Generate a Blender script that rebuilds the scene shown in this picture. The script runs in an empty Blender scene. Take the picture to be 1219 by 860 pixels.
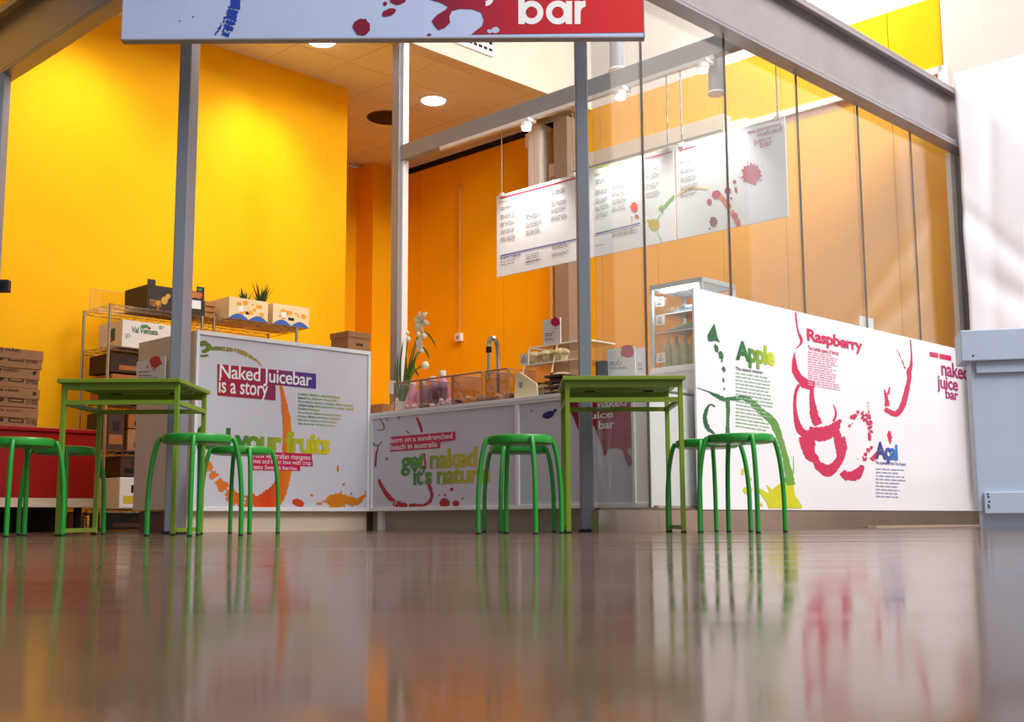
import bpy, math, random
from mathutils import Vector, Matrix
import numpy as np
random.seed(7)
scene = bpy.context.scene
COL = scene.collection
PI = math.pi

# ------------------------------------------------------------------ camera
FPX, PITCH, ROLL, ANG, HC = 1391.0, 0.1358, -0.0054, 0.7944, 0.062
CX, CY, IW, IH = 609.5, 430.0, 1219.0, 860.0
Fv = Vector((0, math.cos(PITCH), math.sin(PITCH))); R0 = Vector((1, 0, 0)); U0 = R0.cross(Fv)
Rv = math.cos(ROLL)*R0 + math.sin(ROLL)*U0
Uv = -math.sin(ROLL)*R0 + math.cos(ROLL)*U0
CAM = Vector((0, 0, HC))
cd = bpy.data.cameras.new('camera'); cam = bpy.data.objects.new('camera', cd); COL.objects.link(cam)
m = Matrix((Rv, Uv, -Fv)).transposed().to_4x4(); m.translation = CAM
cam.matrix_world = m
cd.sensor_width = 36.0; cd.sensor_fit = 'HORIZONTAL'; cd.lens = 36.0*FPX/IW
cd.clip_start = 0.01; cd.clip_end = 200
scene.camera = cam

# ------------------------------------------------------------------ world, daylight, exposure
w = bpy.data.worlds.new('mall_daylight'); scene.world = w; w.use_nodes = True
bg = w.node_tree.nodes['Background']; bg.inputs[0].default_value = (0.80, 0.84, 0.92, 1); bg.inputs[1].default_value = 0.36
sl = bpy.data.lights.new('skylight_daylight', 'SUN'); sl.energy = 0.55; sl.angle = math.radians(60); sl.color = (1.0, 0.97, 0.95)
so = bpy.data.objects.new('skylight_daylight', sl); COL.objects.link(so)
so.rotation_euler = Vector((-0.45, 0.62, -0.64)).to_track_quat('-Z', 'Y').to_euler()
al = bpy.data.lights.new('mall_skylight', 'AREA'); al.shape = 'RECTANGLE'; al.size = 4.0; al.size_y = 4.0; al.energy = 690; al.color = (1.0, 0.98, 0.97)
ao = bpy.data.objects.new('mall_skylight', al); COL.objects.link(ao); ao.location = (4.6, 3.2, 7.0)
ao.rotation_euler = Vector((-0.25, 0.55, -0.8)).to_track_quat('-Z', 'Y').to_euler()
vs = scene.view_settings
scene.display_settings.display_device = 'sRGB'
vs.view_transform = 'Standard'; vs.look = 'None'; vs.gamma = 1.0; vs.use_curve_mapping = False; vs.exposure = 0.17

# ------------------------------------------------------------------ shop axes: p runs back-right, q runs back-left
dB = Vector((math.cos(ANG), math.sin(ANG), 0)); dA = Vector((-math.sin(ANG), math.cos(ANG), 0)); Z = Vector((0, 0, 1))
def W(p, q, z=0.0): return dB*p + dA*q + Z*z
def ray(x, y): return Fv + Rv*((x-CX)/FPX) - Uv*((y-CY)/FPX)
def onp(x, y, p): d = ray(x, y); return CAM + d*(p/dB.dot(d))
def onq(x, y, q): d = ray(x, y); return CAM + d*(q/dA.dot(d))
def atz(x, y, z): d = ray(x, y); return CAM + d*((z-HC)/d.z)
def aty(x, y, Y): d = ray(x, y); return CAM + d*(Y/d.y)
def P(v): return dB.dot(v)
def Q(v): return dA.dot(v)
QG, PL, PR, QW, PW, ZC, QBK, PC, QL = 3.924, 3.05, 6.72, 9.32, 9.35, 4.5, 8.11, 5.12, 6.42

# ------------------------------------------------------------------ materials
def lin(c):
    return tuple((v/255/12.92 if v/255 <= .04045 else ((v/255+.055)/1.055)**2.4) for v in c) + (1,)
MATS = {}
def mat(name, rgb, rough=.5, metal=0., var=.06, scale=8., bump=0., bscale=60., spec=.5, emit=0.):
    if name in MATS: return MATS[name]
    M = bpy.data.materials.new(name); M.use_nodes = True; nt = M.node_tree; b = nt.nodes['Principled BSDF']
    b.inputs['Roughness'].default_value = rough; b.inputs['Metallic'].default_value = metal
    b.inputs['Specular IOR Level'].default_value = spec
    c = lin(rgb)
    tc = nt.nodes.new('ShaderNodeTexCoord')
    n = nt.nodes.new('ShaderNodeTexNoise'); n.inputs['Scale'].default_value = scale; n.inputs['Detail'].default_value = 4
    nt.links.new(tc.outputs['Object'], n.inputs['Vector'])
    r = nt.nodes.new('ShaderNodeValToRGB')
    r.color_ramp.elements[0].position = .3; r.color_ramp.elements[1].position = .7
    r.color_ramp.elements[0].color = tuple(v*(1-var) for v in c[:3])+(1,)
    r.color_ramp.elements[1].color = tuple(min(1, v*(1+var)) for v in c[:3])+(1,)
    nt.links.new(n.outputs['Fac'], r.inputs['Fac']); nt.links.new(r.outputs['Color'], b.inputs['Base Color'])
    if bump:
        n2 = nt.nodes.new('ShaderNodeTexNoise'); n2.inputs['Scale'].default_value = bscale; n2.inputs['Detail'].default_value = 3
        nt.links.new(tc.outputs['Object'], n2.inputs['Vector'])
        bp = nt.nodes.new('ShaderNodeBump'); bp.inputs['Strength'].default_value = bump; bp.inputs['Distance'].default_value = .01
        nt.links.new(n2.outputs['Fac'], bp.inputs['Height']); nt.links.new(bp.outputs['Normal'], b.inputs['Normal'])
    if emit:
        b.inputs['Emission Color'].default_value = c; b.inputs['Emission Strength'].default_value = emit
    MATS[name] = M; return M
def grad(name, stops, axis='X', rough=.35, rev=False):
    """flat print whose ink runs through several colours"""
    if name in MATS: return MATS[name]
    M = bpy.data.materials.new(name); M.use_nodes = True; nt = M.node_tree; b = nt.nodes['Principled BSDF']
    b.inputs['Roughness'].default_value = rough
    tc = nt.nodes.new('ShaderNodeTexCoord'); s = nt.nodes.new('ShaderNodeSeparateXYZ'); r = nt.nodes.new('ShaderNodeValToRGB')
    nt.links.new(tc.outputs['Generated'], s.inputs[0]); nt.links.new(s.outputs[axis], r.inputs['Fac'])
    st = [((1-a if rev else a), c) for a, c in stops]; st.sort(key=lambda t: t[0])
    e = r.color_ramp.elements
    e[0].position, e[0].color = st[0][0], lin(st[0][1]); e[1].position, e[1].color = st[-1][0], lin(st[-1][1])
    for a, c in st[1:-1]:
        k = e.new(a); k.color = lin(c)
    nt.links.new(r.outputs['Color'], b.inputs['Base Color'])
    MATS[name] = M; return M
def glass(name, tint=(.93, .97, .95), base=.05, top=.55, rough=.02):
    if name in MATS: return MATS[name]
    M = bpy.data.materials.new(name); M.use_nodes = True; nt = M.node_tree; nt.nodes.clear()
    o = nt.nodes.new('ShaderNodeOutputMaterial'); mx = nt.nodes.new('ShaderNodeMixShader')
    t = nt.nodes.new('ShaderNodeBsdfTransparent'); t.inputs[0].default_value = tint+(1,)
    g = nt.nodes.new('ShaderNodeBsdfGlossy'); g.inputs['Roughness'].default_value = rough
    lw = nt.nodes.new('ShaderNodeLayerWeight'); lw.inputs['Blend'].default_value = .5
    pw = nt.nodes.new('ShaderNodeMath'); pw.operation = 'POWER'; pw.inputs[1].default_value = 3.0
    ma = nt.nodes.new('ShaderNodeMath'); ma.operation = 'MULTIPLY_ADD'; ma.inputs[1].default_value = top; ma.inputs[2].default_value = base
    nt.links.new(lw.outputs['Facing'], pw.inputs[0]); nt.links.new(pw.outputs[0], ma.inputs[0]); nt.links.new(ma.outputs[0], mx.inputs[0])
    nt.links.new(t.outputs[0], mx.inputs[1]); nt.links.new(g.outputs[0], mx.inputs[2]); nt.links.new(mx.outputs[0], o.inputs[0])
    MATS[name] = M; return M

M_post = mat('slate_grey_post_paint', (128, 132, 144), .4, .0, .05, 3)
M_steel = mat('grey_painted_steel', (150, 152, 160), .45, .0, .05, 3)
M_dsteel = mat('galvanised_beam_steel', (162, 156, 158), .36, .5, .10, 2)
M_kick = mat('brushed_steel_kick', (190, 175, 160), .22, .9, .08, 5)
M_yellow = mat('yellow_wall_paint', (255, 184, 4), .7, 0, .03, 2, .05, 200, .15)
M_orange = mat('orange_yellow_wall_paint', (255, 183, 5), .7, 0, .03, 2, .05, 200, .15)
M_dorange = mat('deep_orange_wall_paint', (240, 120, 10), .6, 0, .03, 2, .05, 200)
M_white = mat('white_laminate', (240, 238, 238), .3, 0, .02)
M_panel = mat('print_panel_white', (238, 236, 238), .25, 0, .015, 3)
M_lilac = mat('grey_vinyl_panel', (212, 209, 219), .2, 0, .02, 3)  # even grey vinyl colour of the counter panels
M_cream = mat('cream_plaster', (226, 216, 202), .7, 0, .03, 3)
M_wallwhite = mat('white_plaster', (238, 234, 232), .7, 0, .02, 3)
M_tile = mat('mineral_ceiling_tile', (240, 234, 220), .9, 0, .05, 40, .3, 250)
M_black = mat('black_gap', (14, 12, 11), .8)
M_beige = mat('beige_laminate_side', (226, 205, 180), .5, 0, .02)
M_brownkick = mat('brown_plinth', (110, 84, 74), .5)
M_green = mat('bright_green_lacquer', (38, 150, 50), .32, 0, .05, 6)
M_olive = mat('olive_green_lacquer', (118, 146, 30), .38, 0, .05, 6)
M_rubber = mat('black_rubber', (18, 18, 18), .7)
M_red = mat('dark_red_lacquer', (165, 14, 16), .3, 0, .08, 5)
M_card = mat('brown_cardboard', (168, 120, 78), .85, 0, .08, 12)
M_cardd = mat('printed_cardboard_ink', (60, 38, 26), .8)
M_chrome = mat('chrome_wire', (205, 200, 195), .18, 1.0, .05)
M_glass = glass('storefront_glass', (.965, .98, .97), .085, .5)
M_acryl = glass('clear_acrylic', (.95, .94, .93), .05, .5)
M_seam = mat('glass_seam', (92, 76, 62), .6)
M_blue = mat('pale_blue_painted_wood', (176, 190, 212), .5, 0, .03, 6, .05, 40)
M_sheet = mat('white_plastic_sheet', (246, 244, 250), .45, 0, .01)
M_lamp = mat('lit_lamp', (255, 246, 236), .5, emit=12.)
M_paper = mat('white_card', (240, 238, 238), .6, 0, .01)
M_crim = mat('crimson_ink', (205, 18, 78), .35, 0, .03)
M_text = mat('grey_small_print', (120, 116, 122), .5)
M_tan = mat('tan_cake', (206, 160, 104), .8, 0, .15, 60)
M_dbrown = mat('chocolate_brown', (74, 44, 28), .7, 0, .12, 40)

# floor: polished concrete with scuffs
def floor_mat():
    M = bpy.data.materials.new('polished_concrete'); M.use_nodes = True; nt = M.node_tree; nt.nodes.clear()
    N = nt.nodes.new; K = nt.links.new
    out = N('ShaderNodeOutputMaterial'); mx = N('ShaderNodeMixShader'); df = N('ShaderNodeBsdfDiffuse'); gl = N('ShaderNodeBsdfGlossy')
    tc = N('ShaderNodeTexCoord')
    n = N('ShaderNodeTexNoise'); n.inputs['Scale'].default_value = 1.3; n.inputs['Detail'].default_value = 8; K(tc.outputs['Object'], n.inputs['Vector'])
    r = N('ShaderNodeValToRGB'); e = r.color_ramp.elements
    e[0].position = .3; e[0].color = lin((104, 80, 66)); e[1].position = .72; e[1].color = lin((134, 108, 92))
    K(n.outputs['Fac'], r.inputs['Fac']); K(r.outputs['Color'], df.inputs['Color'])
    # scuffs: long faint streaks that dull the polish
    mp = N('ShaderNodeMapping'); mp.inputs['Scale'].default_value = (.35, 3.2, 1); mp.inputs['Rotation'].default_value = (0, 0, .25); K(tc.outputs['Object'], mp.inputs['Vector'])
    n2 = N('ShaderNodeTexNoise'); n2.inputs['Scale'].default_value = 1.6; n2.inputs['Detail'].default_value = 5; K(mp.outputs[0], n2.inputs['Vector'])
    mr = N('ShaderNodeMapRange'); mr.inputs['From Min'].default_value = .35; mr.inputs['From Max'].default_value = .7; mr.inputs['To Min'].default_value = .075; mr.inputs['To Max'].default_value = .15
    K(n2.outputs['Fac'], mr.inputs['Value']); K(mr.outputs[0], gl.inputs['Roughness'])
    gl.inputs['Color'].default_value = (.92, .88, .85, 1)
    n3 = N('ShaderNodeTexNoise'); n3.inputs['Scale'].default_value = 6; n3.inputs['Detail'].default_value = 3; K(tc.outputs['Object'], n3.inputs['Vector'])
    bp = N('ShaderNodeBump'); bp.inputs['Strength'].default_value = .03; bp.inputs['Distance'].default_value = .004; K(n3.outputs['Fac'], bp.inputs['Height']); K(bp.outputs['Normal'], gl.inputs['Normal'])
    lw = N('ShaderNodeLayerWeight'); lw.inputs['Blend'].default_value = .5
    cv = N('ShaderNodeFloatCurve'); c = cv.mapping.curves[0]; c.points[0].location = (0, .04); c.points[1].location = (1, .80)
    for x, y in ((.5, .06), (.80, .25), (.90, .47), (.96, .68)): c.points.new(x, y)
    cv.mapping.update()
    K(lw.outputs['Facing'], cv.inputs['Value']); K(cv.outputs[0], mx.inputs[0]); K(df.outputs[0], mx.inputs[1]); K(gl.outputs[0], mx.inputs[2]); K(mx.outputs[0], out.inputs[0])
    return M
M_floor = floor_mat()

# ------------------------------------------------------------------ mesh helpers
class MB:
    def __init__(s): s.v = []; s.f = []
    def add(s, vs, fs):
        o = len(s.v); s.v += [tuple(v) for v in vs]; s.f += [tuple(i+o for i in f) for f in fs]; return s
    def box(s, x0, x1, y0, y1, z0, z1):
        return s.add([(x0,y0,z0),(x1,y0,z0),(x1,y1,z0),(x0,y1,z0),(x0,y0,z1),(x1,y0,z1),(x1,y1,z1),(x0,y1,z1)],
                     [(3,2,1,0),(4,5,6,7),(0,1,5,4),(1,2,6,5),(2,3,7,6),(3,0,4,7)])
    def tube(s, path, r, n=8):
        path = [Vector(q) for q in path]; k = len(path); rs = r if isinstance(r, (list, tuple)) else [r]*k
        vs, fs = [], []; up = None
        for i, c in enumerate(path):
            t = (path[min(i+1, k-1)]-path[max(i-1, 0)]).normalized()
            if up is None:
                a = Vector((0, 0, 1)) if abs(t.z) < .9 else Vector((1, 0, 0)); up = (a - t*a.dot(t)).normalized()
            else: up = (up - t*up.dot(t)).normalized()
            sd = t.cross(up)
            for j in range(n):
                th = 2*PI*j/n; vs.append(c + (up*math.cos(th)+sd*math.sin(th))*rs[i])
        for i in range(k-1):
            for j in range(n):
                fs.append((i*n+j, i*n+(j+1) % n, (i+1)*n+(j+1) % n, (i+1)*n+j))
        fs.append(tuple(reversed(range(n)))); fs.append(tuple(range((k-1)*n, k*n)))
        return s.add(vs, fs)
    def lathe(s, prof, n=24, c=(0, 0, 0)):
        vs, fs = [], []
        for (r, z) in prof:
            for j in range(n):
                a = 2*PI*j/n; vs.append((c[0]+r*math.cos(a), c[1]+r*math.sin(a), c[2]+z))
        k = len(prof)
        for i in range(k-1):
            for j in range(n): fs.append((i*n+j, i*n+(j+1) % n, (i+1)*n+(j+1) % n, (i+1)*n+j))
        fs.append(tuple(reversed(range(n)))); fs.append(tuple(range((k-1)*n, k*n)))
        return s.add(vs, fs)
    def prism(s, poly, fa, fb):
        """poly: 2-D points; fa, fb map a point to the two end faces"""
        n = len(poly)
        return s.add([fa(q) for q in poly]+[fb(q) for q in poly],
                     [tuple(reversed(range(n))), tuple(range(n, 2*n))]+[(i, (i+1) % n, n+(i+1) % n, n+i) for i in range(n)])
    def blob(s, c, r, n=10, k=6, jit=0.):
        prof = []
        for i in range(k+1):
            a = -PI/2+PI*i/k; prof.append((max(.001, r[0]*math.cos(a)), r[2]*math.sin(a)))
        o = len(s.v); s.lathe(prof, n, c)
        for i in range(o, len(s.v)):
            x, y, z = s.v[i]; y = c[1]+(y-c[1])*r[1]/r[0]
            d = Vector((x-c[0], y-c[1], z-c[2]))*(1+random.uniform(-jit, jit)); s.v[i] = (c[0]+d.x, c[1]+d.y, c[2]+d.z)
        return s
def obj(name, mb, material, parent=None, smooth=False, bevel=0., loc=None, rotz=None):
    me = bpy.data.meshes.new(name); me.from_pydata(mb.v, [], mb.f); me.materials.append(material)
    if smooth:
        for p_ in me.polygons: p_.use_smooth = True
        me.set_sharp_from_angle(angle=math.radians(40))
    me.update()
    o = bpy.data.objects.new(name, me); COL.objects.link(o)
    if parent: o.parent = parent
    if loc is not None: o.location = loc
    if rotz is not None: o.rotation_euler.z = rotz
    if bevel:
        b = o.modifiers.new('bevel', 'BEVEL'); b.width = bevel; b.segments = 2; b.limit_method = 'ANGLE'
    return o
def tag(o, label=None, cat=None, group=None, kind=None):
    if label: o['label'] = label
    if cat: o['category'] = cat
    if group: o['group'] = group
    if kind: o['kind'] = kind
    return o
def thing(name, label, cat, loc, rotz=0., group=None, kind=None):
    o = bpy.data.objects.new(name, None); COL.objects.link(o); o.location = loc; o.rotation_euler.z = rotz
    o.empty_display_size = .1
    return tag(o, label, cat, group, kind)
def pqthing(name, label, cat, p, q, z=0., group=None, kind=None): return thing(name, label, cat, W(p, q, z), ANG, group, kind)
def copy_tree(o, parent=None):
    c = o.copy(); COL.objects.link(c); c.parent = parent
    for ch in [x for x in o.children]: copy_tree(ch, c)
    return c
def struct(name, mb, material, parent=None, smooth=False):
    o = obj(name, mb, material, parent, smooth)
    if parent is None: o['kind'] = 'structure'
    return o
def pqbox(mb, p0, p1, q0, q1, z0, z1):
    vs = [W(*t) for t in ((p0,q0,z0),(p1,q0,z0),(p1,q1,z0),(p0,q1,z0),(p0,q0,z1),(p1,q0,z1),(p1,q1,z1),(p0,q1,z1))]
    return mb.add(vs, [(3,2,1,0),(4,5,6,7),(0,1,5,4),(1,2,6,5),(2,3,7,6),(3,0,4,7)])

# ------------------------------------------------------------------ flat print on a real plane
class Sheet:
    """plane through O with axes ux (right), Z (up), normal n towards the viewer; prints go into the frame of root"""
    def __init__(s, O, ux, root, eps=.0015):
        s.O, s.ux, s.n, s.root, s.eps = Vector(O), ux.normalized(), ux.normalized().cross(Z), root, eps
        s.inv = (Matrix.Translation(root.location) @ Matrix.Rotation(root.rotation_euler.z, 4, 'Z')).inverted()
    def uv(s, x, y):
        d = ray(x, y); h = CAM + d*((s.O-CAM).dot(s.n)/d.dot(s.n)) - s.O
        return (h.dot(s.ux), h.z)
    def px(s, x, y):
        a = s.uv(x-.5, y); b = s.uv(x+.5, y); c = s.uv(x, y-.5); d = s.uv(x, y+.5)
        return .5*(abs(b[0]-a[0])+abs(c[1]-d[1]))
    def loc(s, u, v, lay=0): return s.inv @ (s.O + s.ux*u + Z*v + s.n*(s.eps+lay*.0005))
    def emit(s, name, polys, material, parent, lay=0):
        mb = MB()
        for po in polys:
            lift = lay+random.uniform(0, .9); mb.add([s.loc(u, v, lift) for u, v in po], [tuple(range(len(po)))])
        o = obj(name, mb, material, parent)
        if len(polys) > 3: o['kind'] = 'stuff'
        return o
    def quads(s, name, pxpolys, material, parent, lay=0):
        return s.emit(name, [[s.uv(*q) for q in po] for po in pxpolys], material, parent, lay)
    def text(s, string, x0, yb, x1, yt, material, parent, bold=.0, space=1., lay=2, name='lettering', asc=None, each=False):
        """string fitted so its baseline starts at pixel (x0,yb) and its top right corner is at (x1,yt)"""
        cu = bpy.data.curves.new('t', 'FONT'); cu.body = string; cu.offset = bold; cu.space_character = space; cu.resolution_u = 3
        to = bpy.data.objects.new('t', cu); COL.objects.link(to)
        me = bpy.data.meshes.new_from_object(to.evaluated_get(bpy.context.evaluated_depsgraph_get()))
        bpy.data.objects.remove(to); bpy.data.curves.remove(cu)
        xs = [v.co.x for v in me.vertices]; ys = [v.co.y for v in me.vertices]
        lo, hi = min(xs), max(xs); top = asc or max(ys)
        ua, va = s.uv(x0, yb); ub, vb = s.uv(x1, yt)
        sx = (ub-ua)/(hi-lo); sy = (vb-va)/top
        mb = MB(); mb.add([s.loc(ua+(v.co.x-lo)*sx, va+v.co.y*sy, lay) for v in me.vertices], [tuple(p_.vertices) for p_ in me.polygons])
        bpy.data.meshes.remove(me)
        if each:
            root = list(range(len(mb.v)))
            def find(i):
                while root[i] != i: root[i] = root[root[i]]; i = root[i]
                return i
            for f in mb.f:
                for i in f[1:]: root[find(i)] = find(f[0])
            comp = {}
            for f in mb.f: comp.setdefault(find(f[0]), []).append(f)
            for fs in comp.values():
                ids = sorted({i for f in fs for i in f}); ix = {i: k for k, i in enumerate(ids)}
                m2 = MB(); m2.add([mb.v[i] for i in ids], [tuple(ix[i] for i in f) for f in fs]); obj('letter', m2, material, parent)
            return None
        return obj(name, mb, material, parent)
    def smallprint(s, blocks, material, parent, name='small_print', lay=1):
        """blocks of (x0,y0,x1,y1,slope,lines): rows of word-like dashes too small to read"""
        polys = []
        for (x0, y0, x1, y1, slope, rows, th) in blocks:
            for k in range(rows):
                y = y0+(y1-y0)*(k/(max(1, rows-1))); xe = x0+(x1-x0)*random.uniform(.72, 1.0); x = x0
                while x < xe-1:
                    wd = random.uniform(2.5, 7.); xb = min(xe, x+wd)
                    polys.append([s.uv(x, y+(x-x0)*slope+th/2), s.uv(xb, y+(xb-x0)*slope+th/2), s.uv(xb, y+(xb-x0)*slope-th/2), s.uv(x, y+(x-x0)*slope-th/2)])
                    x = xb+random.uniform(.7, 1.4)
        return s.emit(name, polys, material, parent, lay)
def smooth_path(pts, n=7):
    out = []; k = len(pts)
    for i in range(k-1):
        p0, p1, p2, p3 = pts[max(i-1, 0)], pts[i], pts[i+1], pts[min(i+2, k-1)]
        for j in range(n):
            t = j/n
            out.append(tuple(.5*(2*b+(c-a)*t+(2*a-5*b+4*c-d)*t*t+(3*b-a-3*c+d)*t**3) for a, b, c, d in zip(p0, p1, p2, p3)))
    out.append(pts[-1]); return out
def stroke(sh, pts, rough=.18, dry=0.):
    """pts (x,y,width) in photo pixels -> ragged brush quads in the sheet's own metres"""
    path = smooth_path([tuple(map(float, q)) for q in pts]); L, R_ = [], []
    for i, (x, y, wd) in enumerate(path):
        a = path[max(i-1, 0)]; b = path[min(i+1, len(path)-1)]; dx, dy = b[0]-a[0], b[1]-a[1]; l = math.hypot(dx, dy) or 1
        nx, ny = -dy/l, dx/l; w1 = wd/2*(1+random.uniform(-rough, rough)); w2 = wd/2*(1+random.uniform(-rough, rough))
        L.append((x+nx*w1, y+ny*w1)); R_.append((x-nx*w2, y-ny*w2))
    out = []
    for i in range(len(path)-1):
        if dry and random.random() < dry:
            # bristle streaks
            for t0 in (0., .38, .74):
                if random.random() < .6:
                    t1 = t0+random.uniform(.1, .24)
                    mix = lambda A, B, t: (A[0]+(B[0]-A[0])*t, A[1]+(B[1]-A[1])*t)
                    out.append([mix(L[i], R_[i], t0), mix(L[i+1], R_[i+1], t0), mix(L[i+1], R_[i+1], t1), mix(L[i], R_[i], t1)])
            continue
        out.append([L[i], L[i+1], R_[i+1], R_[i]])
    return [[sh.uv(*q) for q in po] for po in out]
def splat(sh, x, y, r, spikes=.0, n=22, ell=1., rot=0.):
    po = []
    for i in range(n):
        a = 2*PI*i/n; rr = r*(1+random.uniform(-.08, .08)+(random.random()*spikes if i % 2 else 0))
        ex, ey = rr*math.cos(a), rr*ell*math.sin(a)
        po.append((x+ex*math.cos(rot)-ey*math.sin(rot), y+ex*math.sin(rot)+ey*math.cos(rot)))
    c = (x, y)
    return [[sh.uv(*c), sh.uv(*po[i]), sh.uv(*po[(i+1) % n])] for i in range(n)]

# ================================================================== STRUCTURE
mb = MB(); mb.add([(-14, -6, 0), (14, -6, 0), (14, 20, 0), (-14, 20, 0)], [(0, 1, 2, 3)]); struct('floor', mb, M_floor)

mb = MB(); mb.box(-8.2, -8.0, -6, 14, 0, 6.5); struct('wall_light_block', mb, mat('dark_light_block', (72, 68, 70), .6))  # unseen dark wall added to block light from the left
# yellow back-left wall, its return into the niche and the niche walls
mb = MB(); pqbox(mb, 1.2, 7.09, QW, QW+.12, 0, ZC); struct('wall_back_left', mb, M_yellow)
mb = MB(); pqbox(mb, 2.9, 7.09, QW, QW+.12, ZC, 6.2); struct('wall_back_left_upper', mb, M_dorange)
mb = MB(); pqbox(mb, 6.97, 7.09, QW+.12, 11.43, 0, ZC); struct('wall_niche_side', mb, M_orange)
mb = MB(); pqbox(mb, 6.97, 8.857, 11.43, 11.55, 0, ZC); struct('wall_niche_back', mb, M_orange)
mb = MB(); pqbox(mb, 8.857, PW+.15, 11.1, 11.55, 0, ZC); struct('wall_niche_corner', mb, M_orange)

# orange-yellow back-right wall of tall boards with narrow joints
wr = thing('wall_back_right', None, None, W(PW, 0, 0), ANG, kind='structure')
mb = MB(); mb.box(.03, .15, 3.95, 11.1, 0, ZC); obj('backing', mb, M_dorange, wr)
edges = [11.1, 10.793, 10.056, 9.316, 8.576, 7.836, 7.096, 6.3, 5.6, 4.87, 4.513, 4.03]
for a_, b_ in zip(edges[:-1], edges[1:]):
    mb = MB(); mb.box(0, .03, b_+.004, a_-.004, 0, ZC); obj('wall_panel', mb, M_orange, wr)
mb = MB(); pqbox(mb, PW-.012, PW, 8.25, 11.1, ZC-.075, ZC-.004); struct('shadow_gap_strip', mb, M_black)  # black strip stands in for the shadow gap along the wall top
# white upper wall and white mall wall beyond the shop
mb = MB(); pqbox(mb, PW, PW+.15, 3.95, 11.1, ZC, 6.6); struct('wall_upper_right', mb, M_wallwhite)
mb = MB(); pqbox(mb, PW-.02, PW+.15, .2, 4.02, 0, 6.6); struct('wall_mall_right', mb, mat('warm_white_plaster', (214, 204, 196), .7, 0, .03, 3))
# white trim along the wall
mb = MB(); pqbox(mb, PW-.05, PW, 4.02, 6.15, 3.80, 3.86); pqbox(mb, PW-.05, PW, 3.99, 4.06, 3.2, 3.86); struct('trim_2', mb, M_wallwhite)

# dropped tile ceiling
ce = thing('ceiling', None, None, W(0, 0, ZC), ANG, kind='structure')
mb = MB(); mb.box(3.2, PW+.1, QBK, 11.5, .03, .06); obj('backing', mb, M_tile, ce)
T = .62; tm = None
for i in range(11):
    for j in range(6):
        p0 = 2.95+i*T; q0 = QBK+.02+j*T
        if p0+T > PW+.3 or q0+T > 11.75: continue
        mb = MB(); p1 = min(p0+T, PW); q1 = min(q0+T, 11.43)
        if q0 > QW-.3 and p0+T < 6.6 and q0 > QW: continue
        mb.box(p0+.004, p1-.004, q0+.004, q1-.004, 0, .03); obj('ceiling_tile', mb, M_tile, ce)
# bulkhead where the lower ceiling stops and the high ceiling over the serving side
mb = MB(); pqbox(mb, 3.2, PW, QBK-.16, QBK, ZC-.01, 6.2); struct('wall_bulkhead', mb, M_cream)
mb = MB(); pqbox(mb, 5.0, PW+.1, 3.95, QBK, 6.2, 6.3); struct('ceiling_high', mb, M_cream)

# right-hand glass wall
gw = thing('window_1', None, None, W(0, QG, 0), ANG, kind='structure')
J = [4.63, 5.06, 5.90, 6.754, 7.596, 8.432, 9.265]
for a_, b_ in zip(J[:-1], J[1:]):
    mb = MB(); mb.box(a_+.004, b_-.004, 0, .012, .125, 3.05); obj('pane', mb, M_glass, gw)
for a_ in J[1:-1]:
    mb = MB(); mb.box(a_-.004, a_+.004, -.0005, .0125, .125, 3.05); obj('seam', mb, M_seam, gw)
mb = MB(); mb.box(4.63, 9.3, -.004, .016, .113, .125); obj('bottom_channel', mb, M_seam, gw)
kk = [4.60, 5.10, 6.3, 7.5, 8.43, 9.30]
for a_, b_ in zip(kk[:-1], kk[1:]):
    mb = MB(); mb.box(a_+.001, b_-.001, -.02, .03, 0, .113); obj('kick_plate', mb, M_kick, gw)
mb = MB(); mb.box(9.27, 9.35, -.01, .09, 0, 3.05); obj('end_post', mb, M_steel, gw)
mb = MB(); mb.box(9.18, 9.262, .02, .06, .125, 3.05); obj('end_jamb', mb, M_white, gw)
mb = MB(); pqbox(mb, 7.4, 9.3, 3.83, 3.9, 0, .012); struct('trim_3', mb, mat('sandstone_threshold', (168, 150, 130), .6))

# steel channel beams over both glazed sides
def beam(name, lab, p0, p1, q0, q1, axis):
    t = thing(name, lab, 'beam', W(0, 0, 3.04), ANG)
    def bx(n, a0, a1, z0, z1):
        mb = MB()
        if axis == 'p': mb.box(p0, p1, a0, a1, z0, z1)
        else: mb.box(a0, a1, q0, q1, z0, z1)
        return obj(n, mb, M_dsteel, t, bevel=.004)
    b = q1 if axis == 'p' else p1
    bx('web', b-.035, b, .022, .478); bx('flange', b-.115, b, 0, .022); bx('flange', b-.115, b, .478, .5)
    bx('lip', b-.115, b-.100, .022, .05); bx('lip', b-.115, b-.100, .45, .478); bx('ledge', b-.05, b, .5, .53)
    return t
beam('steel_beam', 'grey steel channel beam running above the clear glass wall', 4.45, 9.30, 0, QG+.012, 'p')
beam('steel_beam', 'dark steel channel beam running above the open side by the banana boxes', 0, PL+.01, 5.25, 9.2, 'q')

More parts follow.
